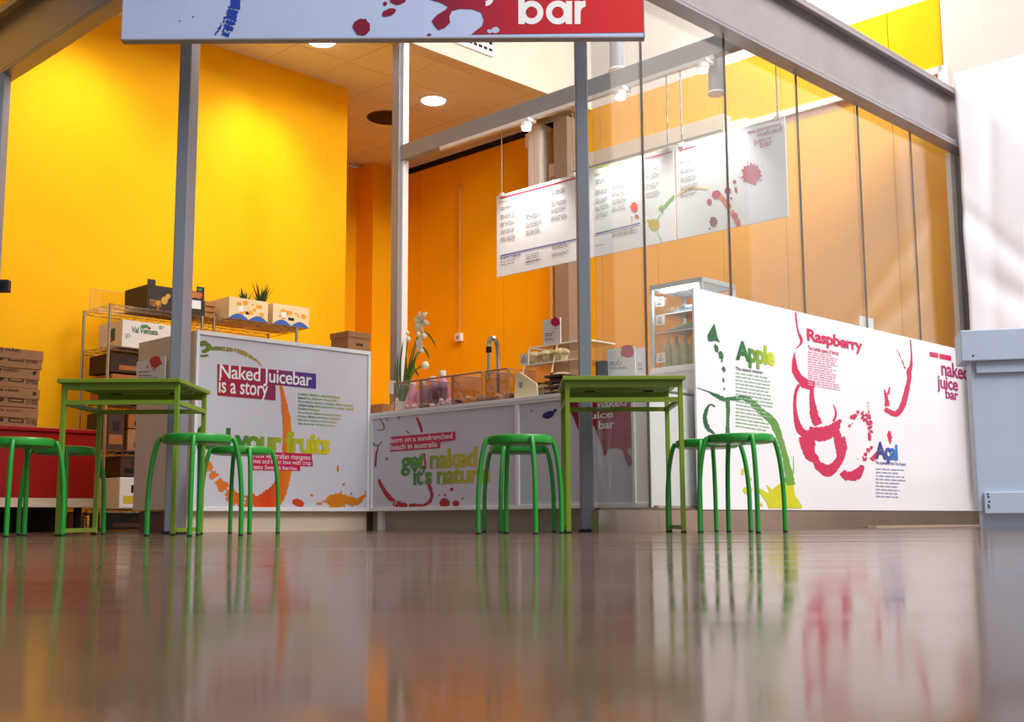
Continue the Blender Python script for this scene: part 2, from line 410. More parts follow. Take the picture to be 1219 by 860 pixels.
# posts at the entrance
def post(lab, x, y, wx, dy, h, mats=M_post):
    t = thing('steel_post', lab, 'post', (x, y, 0), 0, 'grey posts carrying the shop front')
    mb = MB(); mb.box(-wx/2, wx/2, 0, dy, 0.012, h); obj('shaft', mb, mats, t, bevel=.006)
    mb = MB(); mb.box(-wx/2-.008, wx/2+.008, -.008, dy+.008, 0, .012); obj('base_plate', mb, M_rubber, t)
    return t
a_ = aty(692, 633, 6.22).x; b_ = aty(707.5, 633, 6.22).x; post('grey steel post at the edge of the clear glass wall', (a_+b_)/2, 6.22, b_-a_, .12, 3.3)
a_ = aty(194.5, 633, 6.24).x; b_ = aty(209.5, 633, 6.24).x; post('grey steel post beside the printed story counter', (a_+b_)/2, 6.24, b_-a_, .17, 3.3)
o = post('pale post at the far end of the open side, by the banana boxes', -3.415, 7.45, .10, .10, 3.04, M_steel)
# slim beam between the two posts, behind the sign
t = thing('header_beam', 'grey beam spanning the entrance behind the hanging sign', 'beam', (-.65, 6.3, 3.3), 0)
mb = MB(); mb.box(-1.3, 1.3, -.05, .05, 0, .2); obj('beam', mb, M_dsteel, t)

# inner frame: post, rail with lamp track
q474 = Q(onp(474, 300, PR)); 
t = pqthing('frame_post', 'tall grey and white post carrying the lamp rail behind the counter', 'post', PR, q474)
mb = MB(); mb.box(-.05, .05, -.055, .045, 0, ZC-.01); obj('shaft', mb, M_steel, t, bevel=.004)
mb = MB(); mb.box(-.02, .045, -.083, -.055, 0, ZC-.01); obj('edge_strip', mb, M_white, t)
zt, zb = 3.487, 3.347
t = pqthing('lamp_rail', 'grey horizontal rail with white lamp track over the menu boards', 'rail', PR, 0, zb)
mb = MB(); mb.box(-.03, .05, QG+.03, q474-.05, 0, zt-zb); obj('rail', mb, M_steel, t, bevel=.004)
mb = MB(); mb.box(-.035, .005, 4.55, 7.45, -.03, 0); obj('lamp_track', mb, M_white, t)
def track_lamp(px, py, lab):
    h = onp(px, py, PR-.02); q = Q(h)
    t = pqthing('track_lamp', lab, 'lamp', PR-.015, q, zb-.03, 'small lamps on the track')
    mb = MB(); mb.box(-.08, .02, -.05, .05, -.03, 0); obj('adapter', mb, M_white, t, bevel=.003)
    mb = MB(); mb.lathe([(.03, -.075), (.048, -.06), (.045, -.03)], 16, (-.05, 0, 0)); obj('lamp_cup', mb, M_white, t, True)
    mb = MB(); mb.lathe([(.012, -.098), (.036, -.09), (.036, -.072)], 16, (-.05, 0, 0)); obj('bulb', mb, M_lamp, t, True)
    L = bpy.data.lights.new('track_lamp_light', 'SPOT'); L.energy = 150; L.color = (1, .93, .85); L.spot_size = math.radians(75); L.spot_blend = .8; L.shadow_soft_size = .03
    lo = bpy.data.objects.new('track_lamp_light', L); COL.objects.link(lo); lo.parent = t; lo.location = (-.13, 0, -.12)
    lo.rotation_euler = Vector((.22, -.02, -1)).to_track_quat('-Z', 'Y').to_euler()
    return t
track_lamp(631, 150, 'small lit track lamp above the menu board of power drinks')
track_lamp(743, 112, 'small lit track lamp above the middle menu board')
track_lamp(841, 83, 'small lit track lamp above the menu board with the logo')
# cylinder spotlights
def spotlight(px, py, p, lab, s=1., hang=False):
    h = onp(px, py, p); t = thing('cylinder_spotlight', lab, 'spotlight', h, ANG)
    mb = MB(); mb.tube([(0, 0, .14*s), (.0, 0, -.12*s)], .055*s, 16); obj('housing', mb, M_steel, t, True)
    mb = MB(); mb.lathe([(.058*s, -.135*s), (.066*s, -.125*s), (.058*s, -.11*s)], 16); obj('rim', mb, M_white, t, True)
    mb = MB(); mb.tube([(0, 0, .14*s), (0, 0, .2*s), (-.03, 0, .26*s)], .014, 8); mb.box(-.06, .04, -.05, .05, .25*s, .28*s); obj('bracket', mb, M_steel, t)
    if hang: mb = MB(); mb.tube([(0, 0, .28*s), (0, 0, 6.2-h.z)], .012, 8); obj('stem', mb, M_steel, t)
    return t
spotlight(852, 92, PR+.12, 'grey cylinder spotlight at the end of the lamp rail')
spotlight(735, 64, PR+.35, 'dark spotlight shape standing in for a glass reflection above the lamp rail', 1.15, True)  # solid shape, with stem, in place of a reflection in the glass

# rear post, cabinet, duct and conduit on the back wall
h = onp(676.5, 300, PW-.1)
t = pqthing('wall_post', 'brownish grey post against the orange back wall', 'post', PW-.15, Q(h)); mb = MB(); mb.box(-.06, .13, -.10, .10, 0, 4.42); obj('shaft', mb, mat('taupe_steel', (150, 132, 116), .5), t, bevel=.005)
t = pqthing('wall_cabinet', 'cream box high on the orange wall beside the grey post', 'cabinet', PW-.2, 8.62, 3.72)
mb = MB(); mb.box(0, .19, -.09, .10, 0, .72); obj('body', mb, M_cream, t, bevel=.006)
mb = MB(); mb.box(-.006, 0, .02, .09, .02, .70); obj('cover_panel', mb, M_white, t, bevel=.002)
mb = MB(); mb.box(-.006, 0, -.08, .005, .02, .70); obj('cover_panel', mb, M_white, t, bevel=.002)
mb = MB(); mb.box(.03, .12, .10, .17, .50, .66); obj('junction_box', mb, M_white, t, bevel=.003)
t = pqthing('wall_duct', 'long white duct box on the back wall behind the menu boards', 'duct', PW-.14, 0, 3.76)
mb = MB(); mb.box(0, .135, 6.16, 8.46, 0, .2); obj('casing', mb, M_cream, t, bevel=.004)
mb = MB(); mb.box(-.004, 0, 6.18, 8.44, .03, .05); obj('groove', mb, M_steel, t)
mb = MB(); mb.box(.06, .13, 5.95, 6.16, .03, .12); obj('end_box', mb, M_white, t)
t = pqthing('cable_conduit', 'thin white cable conduit running down the orange back wall', 'conduit', PW-.02, 8.54, 0); mb = MB(); mb.tube([(0, 0, 1.3), (0, 0, 3.9)], .018, 6); obj('pipe', mb, M_white, t)
h = onp(547, 402, PW-.02)
t = thing('wall_socket', 'small white wall socket with cable on the orange wall', 'socket', h, ANG); mb = MB(); mb.box(-.03, .018, -.05, .05, -.05, .05); obj('housing', mb, M_white, t, bevel=.006)
mb = MB(); mb.box(-.034, -.03, -.02, .02, -.02, .02); obj('face', mb, M_steel, t); mb = MB(); mb.tube([(0, 0, .05), (0, 0, 1.95)], .008, 6); obj('cable', mb, M_tan, t)

# ceiling fittings
def downlight(px, py, lab):
    h = atz(px, py, ZC); t = thing('downlight', lab, 'lamp', h, 0, 'round ceiling downlights')
    mb = MB(); mb.lathe([(.125, -.012), (.15, -.008), (.15, 0)], 28); obj('ring', mb, M_white, t, True)
    mb = MB(); mb.lathe([(.12, -.02), (.125, -.012)], 28); obj('diffuser', mb, M_lamp, t, True)
    return h
h1 = downlight(383, 48, 'lit round downlight in the ceiling near the hanging sign'); h2 = downlight(516, 119, 'lit round downlight in the ceiling above the lamp rail')
h = atz(462, 140, ZC); t = thing('ceiling_speaker', 'dark round speaker opening in the tile ceiling behind the post', 'speaker', h, 0)
mb = MB(); mb.lathe([(.21, -.01), (.235, -.006), (.235, 0)], 28); obj('ring', mb, M_dbrown, t, True); mb = MB(); mb.lathe([(.205, -.014), (.21, -.008)], 28); obj('grille', mb, mat('dark_grille', (52, 24, 14), .8), t, True)
def spot_lamp(p, q, e, aim, size=95, col=(1, .86, .66)):
    L = bpy.data.lights.new('downlight_light', 'SPOT'); L.energy = e; L.color = col; L.spot_size = math.radians(size); L.spot_blend = .9; L.shadow_soft_size = .12
    lo = bpy.data.objects.new('downlight_light', L); COL.objects.link(lo); lo.location = W(p, q, ZC-.05)
    lo.rotation_euler = (W(*aim)-W(p, q, ZC-.05)).to_track_quat('-Z', 'Y').to_euler()
spot_lamp(4.1, 8.45, 100, (4.2, 9.3, 2.6)); spot_lamp(P(h1)-.3, Q(h1), 100, (P(h1)-.2, 9.3, 2.6)); spot_lamp(P(h2), Q(h2), 150, (P(h2), Q(h2), 0), 120, (1, .64, .34))
for p_, q_, lab in ((8.3, 5.2, 'added unseen pendant lamp brightening the back wall near the glass wall'),):  # unseen lamp added to brighten the back-right wall
    t = pqthing('added_pendant', lab, 'lamp', p_, q_, 5.3, 'added lamps over the serving side')
    mb = MB(); mb.tube([(0, 0, .12), (0, 0, .9)], .008, 6); obj('cord', mb, M_white, t)
    mb = MB(); mb.lathe([(.2, 0), (.19, .03), (.1, .1), (.03, .13)], 24); obj('shade', mb, M_white, t, True)
    mb = MB(); mb.lathe([(.12, -.02), (.15, 0)], 24); obj('bulb', mb, M_lamp, t, True)
    L = bpy.data.lights.new('added_pendant_light', 'POINT'); L.energy = 115; L.color = (1, .97, .92); L.shadow_soft_size = .15
    lo = bpy.data.objects.new('added_pendant_light', L); COL.objects.link(lo); lo.parent = t; lo.location = (0, 0, -.2)
# grille on the bulkhead
h = onq(568, 52, QBK-.17); t = thing('vent_grille', 'white slotted vent grille on the bulkhead above the counter', 'vent', h, ANG)
mb = MB(); mb.box(-.30, .22, -.012, .008, -.08, .16); obj('plate', mb, M_white, t, bevel=.003)
for r_ in range(2):
    for k in range(7):
        mb = MB(); mb.box(-.27+k*.07, -.225+k*.07, -.016, -.012, -.03+r_*.07, -.005+r_*.07); obj('slot', mb, M_black, t)

# hanging sheet of plastic and painted counter at the right
t = thing('plastic_sheet', 'creased white plastic sheet hanging over the wall beside the glass', 'sheet', W(9.0, 3.79, 0), ANG)
mb = MB(); n1, n2 = 60, 60; vs_, fs_ = [], []
for i in range(n1+1):
    for j in range(n2+1):
        y = -1.7*i/n1; z = .35+(3.63-.02*y-.35)*j/n2
        x = .006*math.sin(y*7+z*1.3)+.004*math.sin(z*5+y*3)+.025*math.exp(-((z-2.0-.7*y)**2)*90)*min(1,-y*4)+.018*math.exp(-((z-2.5-1.1*y)**2)*120)+.012*math.exp(-((y+.12+.04*z)**2)*300)
        vs_.append((x, y+.004*math.sin(z*6), z))
for i in range(n1):
    for j in range(n2):
        a = i*(n2+1)+j; fs_.append((a, a+1, a+n2+2, a+n2+1))
mb.add(vs_, fs_); o = obj('sheet', mb, M_sheet, t, True); so_ = o.modifiers.new('thickness', 'SOLIDIFY'); so_.thickness = .004

h0 = aty(1138.5, 393.7, 6.3); bl = thing('painted_counter', 'pale blue painted wooden counter standing beside the fruit panel', 'counter', (h0.x+.02, 6.3, 0), -.24)
ht = h0.z
mb = MB(); mb.box(.05, 1.3, .04, .22, .10, ht-.17); obj('body', mb, M_blue, bl)
mb = MB(); mb.box(0, 1.36, 0, .25, ht-.17, ht); obj('top_board', mb, M_blue, bl, bevel=.005)
mb = MB(); mb.box(.075, 1.3, .022, .04, ht-.235, ht-.17); obj('upper_rail', mb, M_blue, bl, bevel=.003)
mb = MB(); mb.box(.075, 1.3, .018, .04, .085, .20); obj('lower_rail', mb, M_blue, bl, bevel=.004)
mb = MB(); mb.box(.07, 1.28, .08, .2, 0, .10); obj('plinth', mb, M_blue, bl)
for (sx, sz) in ((.095, .19), (.097, .175), (.095, .13), (.098, .12), (.06, ht-.14), (.10, .15)):
    mb = MB(); mb.tube([(sx, .019 if sz < .3 else .001, sz), (sx, .015 if sz < .3 else -.003, sz)], .005, 6); obj('screw', mb, M_rubber, bl)

# ================================================================== COUNTERS
# --- printed story counter (faces front-right side of the plan)
p0 = P(onq(231.5, 500, QL)); p1 = PC
zt = 1.248
lc = pqthing('story_counter', 'tall white counter with printed Naked Juicebar story panel', 'counter', p0, QL)
mb = MB(); mb.box(0, p1-p0, .03, .74, .14, zt); obj('body', mb, M_beige, lc, bevel=.003)
mb = MB(); mb.box(.03, p1-p0+.10, .085, .70, 0, .135); obj('plinth', mb, M_brownkick, lc)
mb = MB(); mb.box(.0, p1-p0+.02, .055, .08, 0, .14); obj('kick_board', mb, M_beige, lc)
fp = MB(); fp.box(.02, p1-p0-.02, .012, .03, .15, zt-.02); fp = obj('front_panel', fp, M_lilac, lc)
mb = MB(); wdt = p1-p0
mb.box(0, wdt, 0, .03, zt-.025, zt); mb.box(0, wdt, 0, .03, .13, .155); mb.box(0, .022, 0, .03, .155, zt-.025); mb.box(wdt-.022, wdt, 0, .03, .155, zt-.025)
obj('frame', mb, M_white, lc, bevel=.002)
S = Sheet(W(p0, QL+.012, 0), dB, lc)
g_o = grad('orange_stroke_ink', [(0, (226, 140, 40)), (.35, (232, 110, 30)), (.75, (222, 62, 20)), (1, (230, 140, 20))])
po = stroke(S, [(334,458,3),(338,480,7),(341,500,10),(342,520,11),(342,545,13),(338,566,15),(330,586,22),(318,597,24),(302,600,16)], .12)
po += stroke(S, [(302,598,16),(284,594,16),(266,580,12),(250,560,10),(240,540,8)], .3, .3)
po += stroke(S, [(286,598,10),(280,600,8),(270,592,6)], .5, .5)
S.emit('brush_print', po, g_o, fp)
g_g = grad('olive_stroke_ink', [(0, (88, 118, 40)), (1, (190, 150, 30))])
po = stroke(S, [(238,411,5),(243,409,7),(248,412,6),(246,417,5),(240,419,3)], .3)
po += stroke(S, [(250,415,4),(262,415,5),(272,416,5),(284,418,5),(296,424,4),(306,430,2),(312,437,1)], .3, .25)
po += stroke(S, [(238,424,2),(244,424,3),(248,423,2)], .4); S.emit('brush_print', po, g_g, fp)
S.emit('splash_print', splat(S, 400, 597, 11, .9, 26, .7)+stroke(S, [(396,600,10),(403,592,9),(412,595,10),(424,598,9),(432,592,4),(438,588,2)], .2)+splat(S, 402, 558, 1.2, 0, 8, 4)+splat(S, 380, 600, 4, 0, 10, .4)+splat(S, 371, 590, 2.2, 0, 8, .6, .7)+splat(S, 409, 577, 1.6)+splat(S, 435, 586, 1.2)+splat(S, 418, 588, 1.5), mat('amber_ink', (216, 128, 16), .35), fp)
S.emit('splash_print', splat(S, 355, 599, 7, .2, 16, .6, .3), mat('orange_red_ink', (214, 70, 20), .35), fp)
g_b = grad('red_purple_banner_ink', [(0, (176, 10, 40)), (.45, (150, 12, 62)), (1, (56, 40, 140))])
S.quads('banner', [[(258.6,451.8),(376,463.2),(376,445.2),(258.6,433.6)], [(258.6,471),(327.8,477),(327.8,456),(258.6,449)]], g_b, fp, 1)
S.text('Naked Juicebar', 261, 449.5, 371, 444.5, M_white, fp, .012, .95)
S.text('is a story', 260, 467, 319, 455.5, M_white, fp, .012, .98)
g_f = grad('green_yellow_ink', [(0, (0, 104, 52)), (.3, (40, 128, 40)), (.6, (160, 176, 30)), (1, (222, 206, 30))])
S.text('feel your fruits', 231.5, 533, 393, 516.5, g_f, fp, .034, .90, lay=3)
S.quads('banner', [[(300,547.6),(371,548.8),(371,540.6),(300,537.5)], [(300,553.2),(372,555.5),(372,548),(300,546.6)], [(300,560),(357,561),(357,553.5),(300,552)]], M_crim, fp, 2)
S.text('How Australian mangoes', 301, 545, 369, 541.8, M_white, fp, .0, 1., lay=4)
S.text('met and fell in love with crisp', 301, 551.5, 370, 548.8, M_white, fp, .0, 1., lay=4)
S.text('tasty Swedish berries.', 301, 558.5, 354, 555.3, M_white, fp, .0, 1., lay=4)
g_s = grad('green_lime_small_ink', [(0, (40, 140, 70)), (.5, (120, 170, 60)), (1, (200, 190, 60))])
rows = ['a story about a sundrenched', 'beach in eastern Australia', "it's a story about a house called nature,", 'celebrating the season in a place called', 'Surfers Paradise.', "it's a story about Steven Kastro", 'Honey Makin and their juicebar', "but it's mainly a story about", 'the summer of naked juice']
wd = [50, 47, 66, 66, 27, 52, 51, 46, 43]
for k, (r_, w_) in enumerate(zip(rows, wd)):
    y = 470.5+k*4.35; S.text(r_, 354.5, y, 354.5+w_, y-3.4+w_*.085, g_s, fp, .012, 1.)
# card hanging on the counter side
cdp = thing('price_card', 'white card with crimson splash fixed to the beige side of the story counter', 'card', W(p0-.03, QL, 0), ANG)
c0 = onp(162, 455, p0-.03); c1 = onp(197, 424, p0-.03)
mb = MB(); mb.box(0, .006, min(Q(c0), Q(c1))-QL, max(Q(c0), Q(c1))-QL, c0.z-.06, c1.z); cb = obj('card', mb, M_paper, cdp)
S2 = Sheet(W(p0-.03, QL, 0), -dA, cdp)
S2.emit('splash_print', splat(S2, 185, 431, 6.5, .35, 20)+splat(S2, 176, 437, 1.2)+splat(S2, 183, 440, 1), M_crim, cb); S2.smallprint([(165, 443, 182, 447, 0, 2, 1.1), (165, 450, 190, 453, 0, 2, .7)], M_text, cb)
mb = MB(); mb.box(.006, .03, .16, .22, c0.z+.02, c0.z+.06); obj('holder', mb, M_acryl, cdp)

# --- long low counter with worktop
qa, qb = QG+.05, QL
zm = .80
mc = pqthing('serving_counter', 'low white serving counter with get naked panel beneath', 'counter', PC, 0)
mb = MB(); mb.box(.03, .64, qa, 7.1, .14, zm-.03); obj('body', mb, M_white, mc)
mb = MB(); mb.box(.07, .55, qa, qb+.05, 0, .14); obj('kick_board', mb, mat('taupe_plinth', (170, 156, 142), .5), mc)
mb = MB(); mb.box(.04, .08, qb-.09, qb-.04, 0, .13); obj('leg', mb, M_white, mc)
qd = 4.993; q_e = Q(onp(752, 540, PC))
f1 = MB(); f1.box(.012, .03, qd, qb, .15, zm-.02); f1 = obj('front_panel', f1, M_lilac, mc)
f2 = MB(); f2.box(.012, .03, q_e, qd, .15, zm-.02); f2 = obj('front_panel', f2, M_lilac, mc)
mb = MB(); mb.box(.012, .03, qa, q_e, .15, zm-.02); obj('end_panel', mb, M_white, mc)
mb = MB(); mb.box(0, .03, qa, qb, zm-.03, zm-.014); mb.box(0, .03, qa, qb, .13, .155); mb.box(0, .03, qb-.02, qb, .155, zm-.03); mb.box(0, .03, qd-.015, qd+.015, .155, zm-.03); mb.box(0, .03, q_e-.02, q_e, .155, zm-.03)
obj('frame', mb, M_white, mc, bevel=.002)
S = Sheet(W(PC+.012, 0, 0), -dA, mc)
S.quads('banner', [[(465,532),(542.6,524.6),(542.6,514),(465,520.3)], [(464.8,538.2),(524.4,533.7),(524.4,524),(464.8,528.5)]], M_crim, f1, 2)
S.text('born on a sundrenched', 465.5, 527.6, 539, 515.6, M_white, f1, .01, .98, lay=4)
S.text('beach in australia', 465.5, 536, 521, 525.5, M_white, f1, .01, .98, lay=4)
g_n = grad('green_yellow_ink_q', [(0, (44, 130, 44)), (.35, (110, 160, 36)), (.7, (190, 184, 24)), (1, (206, 190, 20))], 'Y', rev=True)
S.text('get naked', 477.5, 559.5, 567.8, 531.8, g_n, f1, .03, .93, lay=3)
S.text("it's natural", 492, 577, 583, 550.5, g_n, f1, .03, .92, lay=3)
red = mat('deep_red_ink', (176, 10, 30), .35)
po = stroke(S, [(451,530,1),(448,542,2),(447,556,2.5)], .2)+stroke(S, [(451,571,3),(455,580,4.5),(460,588,5),(466,595,5.5)], .15)+stroke(S, [(466,595,6),(473,600,7),(480,602,6),(490,602,4),(504,602,3)], .5, .2)
po += stroke(S, [(504,602,3),(512,597,4),(514,588,4),(511,578,4),(508,566,2)], .2)+stroke(S, [(507,558,2),(505,540,2)], .2)+stroke(S, [(502.5,515,2.5),(500,506,3.5),(496,497,2)], .1)+stroke(S, [(494,495,1),(486,492.5,1),(478,494,1.6),(474,500,1)], .3, .15)+stroke(S, [(484,513,1),(487,516,2)], .2)
for x, y, r_ in ((529.5,599,6),(543,600,3.9),(538,583,2.2),(530,589.5,1.3),(551,593.7,1.3),(523,589.7,1),(526.5,577,.9),(460.6,546.5,1.4)): po += splat(S, x, y, r_, .1, 14)
S.emit('brush_print', po, red, f1)
S.emit('brush_print', stroke(S, [(447,496,1),(453,500,1),(457,507,1.6),(456,512,1.4),(449,512,1)], .4)+stroke(S, [(443,524,1),(446,530,1.5),(451,530,1.5),(455,525,1)], .4)+stroke(S, [(459,496,1),(462,502,1)], .3), mat('khaki_ink', (126, 112, 62), .4), f1)
S.emit('splash_print', splat(S, 653, 494, 7, .2, 18, .55, -.35)+splat(S, 661, 489, 2)+splat(S, 632.6, 489.5, 1), mat('indigo_ink', (40, 36, 110), .35), f2)
S.quads('brand_block', [[(668,478),(668,486),(678,488),(684,500),(690,516),(693,519),(697,519),(697,500),(708,508),(716,530),(720,544),(722,541),(724,535),(734,533),(741,536),(746,550),(749,556),(752,553),(752,546),(747,538),(748,533),(752,535),(752,464),(668,464.5)]], grad('red_block_ink', [(0, (188, 20, 20)), (1, (120, 10, 50))], 'Y'), f2, 1)
for s_, x0, yb, x1, yt in (('naked', 712, 486, 746, 473.5), ('juice', 697.5, 499.5, 730.5, 489), ('bar', 713, 511, 732, 500)): S.text(s_, x0, yb, x1, yt, M_white, f2, .02, .95, lay=3)
t = pqthing('worktop', 'white worktop lying along the low serving counter', 'worktop', PC, 0, zm-.014); mb = MB(); mb.box(-.004, .66, qa, qb-.005, 0, .024); mb.box(.03, .66, qb-.005, 7.12, 0, .024); obj('slab', mb, M_white, t, bevel=.002)
ZT = zm+.0105

# --- fruit panel on the glass
pa = P(onq(829.5, 500, QG-.024)); pb = 9.19; zf = 1.392
ap = pqthing('fruit_billboard', 'long white printed fruit panel covering the lower glass wall', 'billboard', pa, QG-.024)
bd = MB(); bd.box(0, pb-pa, 0, .012, .118, zf); bd = obj('board', bd, M_panel, ap)
mb = MB(); mb.box(pb-pa-.03, pb-pa+.02, -.03, 0, .4, zf-.02); obj('folded_edge', mb, M_white, ap)
S = Sheet(W(pa, QG-.024, 0), dB, ap)
g_a = grad('apple_title_ink', [(0, (22, 86, 54)), (.35, (60, 130, 50)), (.75, (160, 190, 40)), (1, (226, 220, 60))])
S.text('Apple', 875.5, 427, 921.8, 413.5, g_a, bd, .045, .9)
S.text('The natural renewer', 875.5, 440.5, 908, 441.5, mat('dark_slate_ink', (60, 70, 74), .5), bd, .012)
S.smallprint([(875.5, 444, 922, 507, .16, 16, 1.5)], mat('pale_green_print', (150, 186, 150), .5), bd)
g_t = grad('apple_stroke_ink', [(0, (20, 84, 56)), (.35, (56, 116, 70)), (.8, (96, 150, 60)), (1, (110, 160, 50))])
po = [[S.uv(*q) for q in ((842.5,405.5),(842,399),(846,392),(850,385),(852.5,394),(854,402),(857,408),(851,406),(845,407))]]
for x, y, r_, e_ in ((852.5,415,2.2,2.2),(858,423,2.6,2),(859,430,1.2,1),(861.5,440,2,1.6),(861,453,1.2,2),(862,463,.8,2)): po += splat(S, x, y, r_, .3, 12, e_, -.25)
po += stroke(S, [(830,462,.8),(842,466,1.2),(848,469,3),(856,473,5),(864,477,4)], .3)+stroke(S, [(866,473,4.5),(866.5,490,4.5),(866,505,4),(866,516,5.5)], .2)
po += stroke(S, [(851,484,2),(845,482,2),(841,488,4),(839,498,5),(842,509,5),(848,515,3),(852,518,1)], .2)+stroke(S, [(866,475,4),(876,474.5,5),(886,474,6),(897,481,7),(908,492,7.5),(918,500,9),(925,513,8),(930,528,7),(934,542,7),(938,560,9),(941,578,11)], .15)+stroke(S, [(944,543,.6),(944.5,560,1),(943,570,1)], .1)
S.emit('brush_print', po, g_t, bd)
po = [[S.uv(*q) for q in ((915,605.5),(912,598),(905,588),(901,580),(912,586),(916,588),(912,577),(919,583),(928,576),(936,573),(944,574),(946,590),(952,598),(955,605),(949,605.5))]]
for x, y, r_, e_, ro in ((890,584,5.5,.8,0),(893,570,2.5,.5,.9),(903,592,2,.5,.8),(906,601,2.5,.5,.8),(884,562,2,2,0)): po += splat(S, x, y, r_, .2, 14, e_, ro)
S.emit('splash_print', po, mat('lime_ink', (206, 204, 20), .35), bd)
S.text('Raspberry', 960.5, 405, 1026, 405, M_crim, bd, .03, .92, lay=3, asc=.72)
S.text('The humble queen of berries', 961.5, 416.5, 998, 418.2, M_crim, bd, .012)
S.smallprint([(961.5, 419, 1001, 458, .17, 15, 1.3)], mat('pale_pink_print', (222, 150, 176), .5), bd)
po = stroke(S, [(947,372,2),(948,384,2),(950,395,2),(954,405,3.5),(952,411,2),(947,415,1)], .2)+stroke(S, [(946,420,1),(945,428,4),(946,439,7),(951,450,9),(960,456,9),(970,456,3)], .15)
po += stroke(S, [(951,458,4),(947,468,3.5),(946,484,4),(948,500,6),(953,513,9),(962,518,10),(972,518,12),(985,514,12),(995,506,8),(1001,500,4)], .12)
po += stroke(S, [(968,458,4),(966,468,5),(967,480,7),(969,494,10),(974,506,10)], .15)+stroke(S, [(992,482,1),(995,492,2.5),(992,502,3)], .2)
po += stroke(S, [(955,520,9),(958,532,10),(962,544,7),(967,549,3)], .15)+stroke(S, [(970,545,5),(974,554,10),(984,560,12),(994,555,10),(1000,544,9),(999,530,10),(996,518,10),(993,510,8)], .12)
po += stroke(S, [(1002,562,8),(1008,567,10),(1018,566,12),(1024,560,9),(1026,554,4)], .2)+stroke(S, [(1003,530,4),(1006,536,3),(1004,545,3)], .4)
po += stroke(S, [(958,516,9),(962,526,15),(965,540,11),(972,549,9)], .1)+stroke(S, [(962,514,12),(976,517,17),(990,513,14),(998,505,7)], .12)+stroke(S, [(976,555,10),(985,561,14),(994,556,12)], .12)+stroke(S, [(1000,522,10),(1004,532,8),(1000,546,9)], .2)+stroke(S, [(953,455,9),(962,459,10),(969,461,5)], .15)
for k in range(46):
    a = random.uniform(-2.6, 1.6); x = 1023+13*math.cos(a)+random.uniform(-2.5, 2.5); y = 520+27*math.sin(a)+random.uniform(-4, 4); po += splat(S, x, y, random.uniform(.5, 1.9), .7, 8, random.uniform(.6, 1.8), .4)
po += stroke(S, [(1033,478,1),(1034,492,2),(1036,505,5),(1035,525,3)], .5, .3)+stroke(S, [(1037,548,6),(1044,541,6),(1048,538,3)], .2)
po += stroke(S, [(1083.5,405,1.5),(1085,425,2),(1084,437,4),(1082,442,6),(1082,452,5),(1078,470,6),(1074,484,7),(1067,493,7),(1058,490,6),(1053,487,5)], .12)+stroke(S, [(1052.5,464,1.5),(1055,474,4),(1056,484,6)], .15)+stroke(S, [(1059,461,1.5),(1057,470,3)], .1)+stroke(S, [(1067.5,416,.8),(1073,428,1),(1077,439,2)], .3, .3)
po += stroke(S, [(1058,513,2),(1059,520,5),(1059.5,529,1)], .3)
S.emit('brush_print', po, M_crim, bd)
g_c = grad('acai_title_ink', [(0, (50, 30, 110)), (.5, (36, 60, 150)), (1, (30, 120, 200))])
S.text('Açai', 1041.5, 545.5, 1068, 528, g_c, bd, .045, .9, lay=3)
S.text('The superberry from The Amazon', 1041.8, 552.5, 1078, 551, g_c, bd, .012, lay=3)
S.smallprint([(1042.3, 558.5, 1078, 591, .05, 9, 1.5)], mat('pale_violet_print', (150, 150, 186), .5), bd)
S.quads('logo_bar', [[(1106.5,424.5),(1116.5,426.5),(1116.5,421),(1106.5,418.8)], [(1118,427),(1132,430),(1132,424),(1118,421.2)]], M_crim, bd, 2)
plum = mat('plum_ink', (168, 40, 110), .4)
for s_, x0, yb, x1, yt in (('naked', 1120.5, 446.5, 1152, 436), ('juice', 1115.5, 461.3, 1139.5, 451.5), ('bar', 1125.5, 474.3, 1140, 465)): S.text(s_, x0, yb, x1, yt, plum, bd, .022, .95, lay=3)
# tiny white note behind the glass above the panel
h = onq(1032, 386, QG+.03); t = thing('paper_note', 'small white note on the inside of the glass above Raspberry', 'note', h, ANG); mb = MB(); mb.box(-.1, .1, 0, .004, -.05, .05); obj('sheet', mb, M_paper, t)

# ================================================================== HANGING SIGN
YS = 5.9
h0 = aty(145, 48, YS); h1_ = aty(766.5, 40.3, YS)
sg = thing('hanging_sign', 'wide pale blue and red sign with white naked juice bar lettering', 'sign', (h0.x, YS, h0.z), math.atan2(0, 1)-.0)
wsg = h1_.x-h0.x
sb = MB(); sb.box(0, wsg, 0, .05, .006, .75); sb = obj('board', sb, mat('sign_pale_blue', (186, 200, 234), .3, 0, .02), sg)
mb = MB(); mb.box(-.004, wsg+.004, -.003, .053, 0, .008); mb.box(-.004, wsg+.004, -.003, .053, .748, .756); mb.box(-.005, 0, -.003, .053, 0, .75); mb.box(wsg, wsg+.005, -.003, .053, 0, .75); obj('edge_frame', mb, M_steel, sg)
for x in (.3, wsg-.3):
    mb = MB(); mb.box(x-.03, x+.03, .05, .36, .66, .70); obj('bracket', mb, M_dsteel, sg)
S = Sheet((h0.x, YS, h0.z), Vector((1, 0, 0)), sg)
g_r = grad('sign_red_ink', [(0, (120, 12, 52)), (.35, (170, 14, 40)), (.7, (200, 10, 24)), (1, (205, 8, 20))])
S.quads('brand_field', [[(508,-90),(506,-30),(513,0),(524,3),(533.5,8),(530,12),(520,18),(514,25),(518,32),(522,36),(530,33),(536,27),(535,20),(538,13),(548,10.5),(562,11),(573,15),(576,24),(574,31),(566,37),(561,41.2),(766,38.6),(766,-90)]], g_r, sb, 1)
